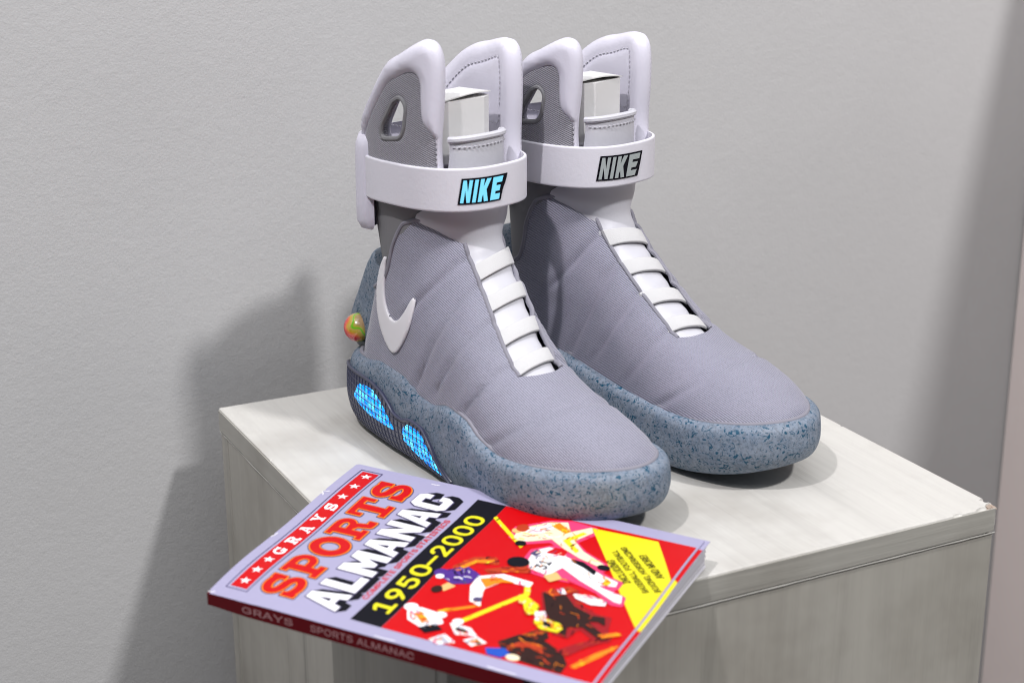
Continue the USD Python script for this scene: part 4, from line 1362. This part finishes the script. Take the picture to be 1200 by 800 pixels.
# hockey players
pic('hockey_stick', [(30.5, 148), (80.7, 171.7), (90.1, 168.2), (87.8, 165.4), (80.8, 168.0), (32.8, 145.2)], 1.6, 'yellow', 0.2)
pic('hockey_stick', [(42.5, 132.4), (58.1, 150.9), (56.3, 152.2), (40.0, 134.0)], 1.7, 'orange', 0.2)
pic('hockey_jersey', [(33.9, 116.9), (40.8, 122.4), (39.4, 134.7), (30.5, 141.6), (20.3, 133.1), (25.2, 121.5)], 2.6, 'white')
pic('jersey_band', [(33, 122), (36, 125), (28, 134), (25, 131)], 3.7, 'orange', 0.4)
dot('hockey_helmet', 38.4, 117.3, 4.2, 3.8, 'white')
dot('hockey_glove', 38.0, 136.2, 3.4, 3.8, 'white')
pic('hockey_trousers', [(20, 131), (28, 138), (24, 144), (16, 137)], 3.7, 'black', 0.6)
pic('hockey_jersey', [(33.1, 143.8), (32.7, 157.2), (26.1, 164.3), (22.4, 152.5)], 2.6, 'white', 0.8)
dot('hockey_helmet', 35.6, 148.0, 3.2, 3.7, 'white')
pic('jersey_band', [(30, 150), (29, 158), (26, 157), (27, 150)], 3.8, 'black', 0.4)
pic('goal_pad', [(11.2, 141.7), (20.7, 147.1), (14.9, 156.4), (8.3, 149.0)], 2.6, 'white', 0.4)
pic('pad_stripe', [(14.5, 145), (18, 147), (13, 154), (11, 152)], 3.7, 'grey', 0.2)
pic('goal_pad', [(19, 159), (26, 164), (22, 172), (15, 166)], 2.6, 'white', 0.4)
pic('pad_stripe', [(21, 163), (24, 165), (20, 170), (18, 168)], 3.7, 'black', 0.2)
# horse and jockey
pic('figure_glow', [(87, 176), (100, 187), (99, 195), (93, 195), (84, 203), (79, 213), (79, 222), (66, 225), (52, 231), (50, 222), (58, 211), (45, 209), (46, 200), (66, 186)], 2.5, 'darkred', 1.5)
pic('horse_body', [(85.7, 177.8), (93.2, 181.2), (89.5, 190.6), (80.3, 199.6), (75.6, 211.6), (76.7, 218.8), (67.9, 222.2), (70.2, 216.9), (68.0, 212.2), (54.9, 229.0), (51.4, 226.1), (60.5, 211.8), (56.8, 204.5), (45.1, 207.9), (52.0, 199.2), (66.7, 187.6)], 4.9, 'brown', 0.6)
pic('horse_head', [(87.2, 177.9), (99.8, 188.4), (97.4, 194.0), (91.6, 190.6), (84.6, 184.1)], 6.0, 'rust', 0.8)
pic('bridle', [(93, 183), (96, 186), (91, 190), (89, 187)], 7.0, 'white', 0.3)
pic('jockey_silk', [(69.2, 172.5), (77.3, 172.2), (71.5, 181.4), (62.6, 184.2), (58.4, 178.9)], 6.1, 'yellow', 0.8)
dot('jockey_cap', 74.0, 171.0, 3.4, 7.1, 'yellow')
dot('jockey_face', 70.8, 171.3, 2.2, 7.0, 'skin')
pic('jockey_breeches', [(64, 182), (67, 187), (57, 192), (55, 186)], 7.1, 'white', 0.6)
pic('saddle_cloth', [(60.6, 184.2), (58.3, 199.4), (54.1, 203.3), (48.2, 202.0), (47.7, 191.9), (53, 186)], 6.1, 'yellow', 0.6)
pic('cloth_mark', [(57, 190), (56, 197), (51, 198), (52, 192)], 7.3, 'black', 0.4)
# a second horse and rider at the foot
pic('horse_body', [(26.3, 176.4), (38.1, 183.8), (41.2, 193), (36, 203), (30, 213), (21, 219), (11.4, 219.3), (12.2, 204.2), (13.8, 186.3)], 1.7, 'brown', 1)
pic('horse_neck', [(36, 185), (47, 190), (49, 196), (41, 200), (35, 197)], 2.8, 'brown', 1)
pic('horse_legs', [(31, 208), (44, 216), (58, 229), (55, 231), (40, 221), (28, 216)], 2.8, 'darkred', 0.5)
pic('rust_swirl', [(22, 182), (32, 188), (33, 198), (24, 205), (28, 194)], 2.9, 'rust', 0.8)
pic('jockey_sleeve', [(17.1, 173.1), (21.3, 182.9), (17, 188), (11.5, 184.6), (11.5, 176.7)], 2.9, 'blue', 0.6)
dot('jockey_cap', 14.5, 190.5, 3.0, 3.0, 'cream', 1.3)
pic('orange_swirl', [(20, 221), (38, 228), (52, 236), (49, 237), (34, 231), (19, 224)], 2.0, 'orange', 0.4)
pic('orange_swirl', [(56, 222), (64, 231), (62, 234), (54, 226)], 6.4, 'orange', 0.3)

# the cover is painted: loose strokes of the neighbouring colours inside every figure
rng = np.random.default_rng(23)
PAL = {'white': ['grey', 'orange', 'pink', 'navy', 'cream'], 'cream': ['white', 'orange', 'skin', 'rust', 'yellow'], 'brown': ['rust', 'black', 'rust', 'orange'], 'purple': ['navy', 'blue', 'black', 'white'], 'yellow': ['orange', 'cream', 'rust', 'black'],
       'pink': ['red', 'orange'], 'rust': ['orange', 'brown', 'darkred'], 'orange': ['yellow', 'rust'], 'darkred': ['black', 'rust']}
pile = {}
for g, col, lay in STROKED:
    x0, y0, x1, y1 = g.bounds
    area = g.area * 1e6
    mr = np.asarray(g.minimum_rotated_rectangle.exterior.coords)
    e = mr[1:3] - mr[0:2]
    ax_ = e[np.argmax(np.linalg.norm(e, axis=1))]
    base_an = math.degrees(math.atan2(ax_[1], ax_[0]))
    for k in range(int(min(26, 3 + area / 9))):
        p = Point(x0 + (x1 - x0) * rng.random(), y0 + (y1 - y0) * rng.random())
        ln = (1.6 + 4.2 * rng.random()) * mm
        st = LineString([(p.x - ln / 2, p.y), (p.x, p.y + (rng.random() - 0.5) * ln * 0.5), (p.x + ln / 2, p.y)]).buffer((0.16 + 0.42 * rng.random() ** 2) * mm, 3)
        st = affinity.rotate(st, base_an + rng.normal() * 28, origin=p)
        if col not in PAL:
            continue
        c = PAL[col][rng.integers(len(PAL[col]))]
        h = st.intersection(g.buffer(0.4 * mm))
        if not h.is_empty:
            pile.setdefault((c, lay + 1), []).append(h)
for q, ((c, lay), gs) in enumerate(sorted(pile.items(), key=lambda t: (t[0][1], t[0][0]))):
    bs = on_cover('brush_strokes', U(gs), lay + 0.12 + 0.06 * (q % 9), PRINT[c], field)
    tag(stage.GetPrimAtPath(bs), kind='stuff')
# scuffs where the cover's edge has worn to white
for (a, b, ln, an) in ((78, 1.0, 6, 10), (141, 1.1, 4, -30), (144.5, 2.2, 3, 60), (1.0, 2.0, 4, 70), (186, 60, 5, 85), (188, 150, 8, 92), (0.6, 120, 12, 88), (0.5, 190, 16, 91), (120, 86, 3, 20)):
    on_cover('worn_edge', affinity.rotate(LineString([((a - ln / 2) * mm, b * mm), (a * mm, (b + 0.4) * mm), ((a + ln / 2) * mm, b * mm)]).buffer(0.0004, 3), an), 0.5, MAT_PAGE2, cov)

# lettering on the spine
def spine_text(text, b0, b1, mat):
    m = meshkit.text_mesh(text, 1.0, 1.0, False)
    v = np.array(m.vertices)
    lo, hi = v.min(0), v.max(0)
    b = b0 + (v[:, 0] - lo[0]) / (hi[0] - lo[0]) * (b1 - b0)
    zz = 0.0042 + (v[:, 1] - lo[1]) / (hi[1] - lo[1]) * 0.0062
    p = book_xyz(-0.0010 - v[:, 2] * 0.00015, b, zz)
    m2 = trimesh.Trimesh(p, m.faces, process=False)
    m2.fix_normals()
    obj('lettering', m2, mat, spine, smooth=False)


MAT_SPINE_TEXT = plain('faded_spine_lettering', (0.36, 0.19, 0.20), 0.45)
spine_text('GRAYS', 0.026, 0.061, MAT_SPINE_TEXT)
spine_text('SPORTS ALMANAC', 0.073, 0.139, MAT_SPINE_TEXT)
obj('spine_label', book_mesh(boxm(-0.0013, -0.00095, 0.2035, 0.2383, 0.0012, BT - 0.0008)), MAT_BLACK, spine, smooth=False)
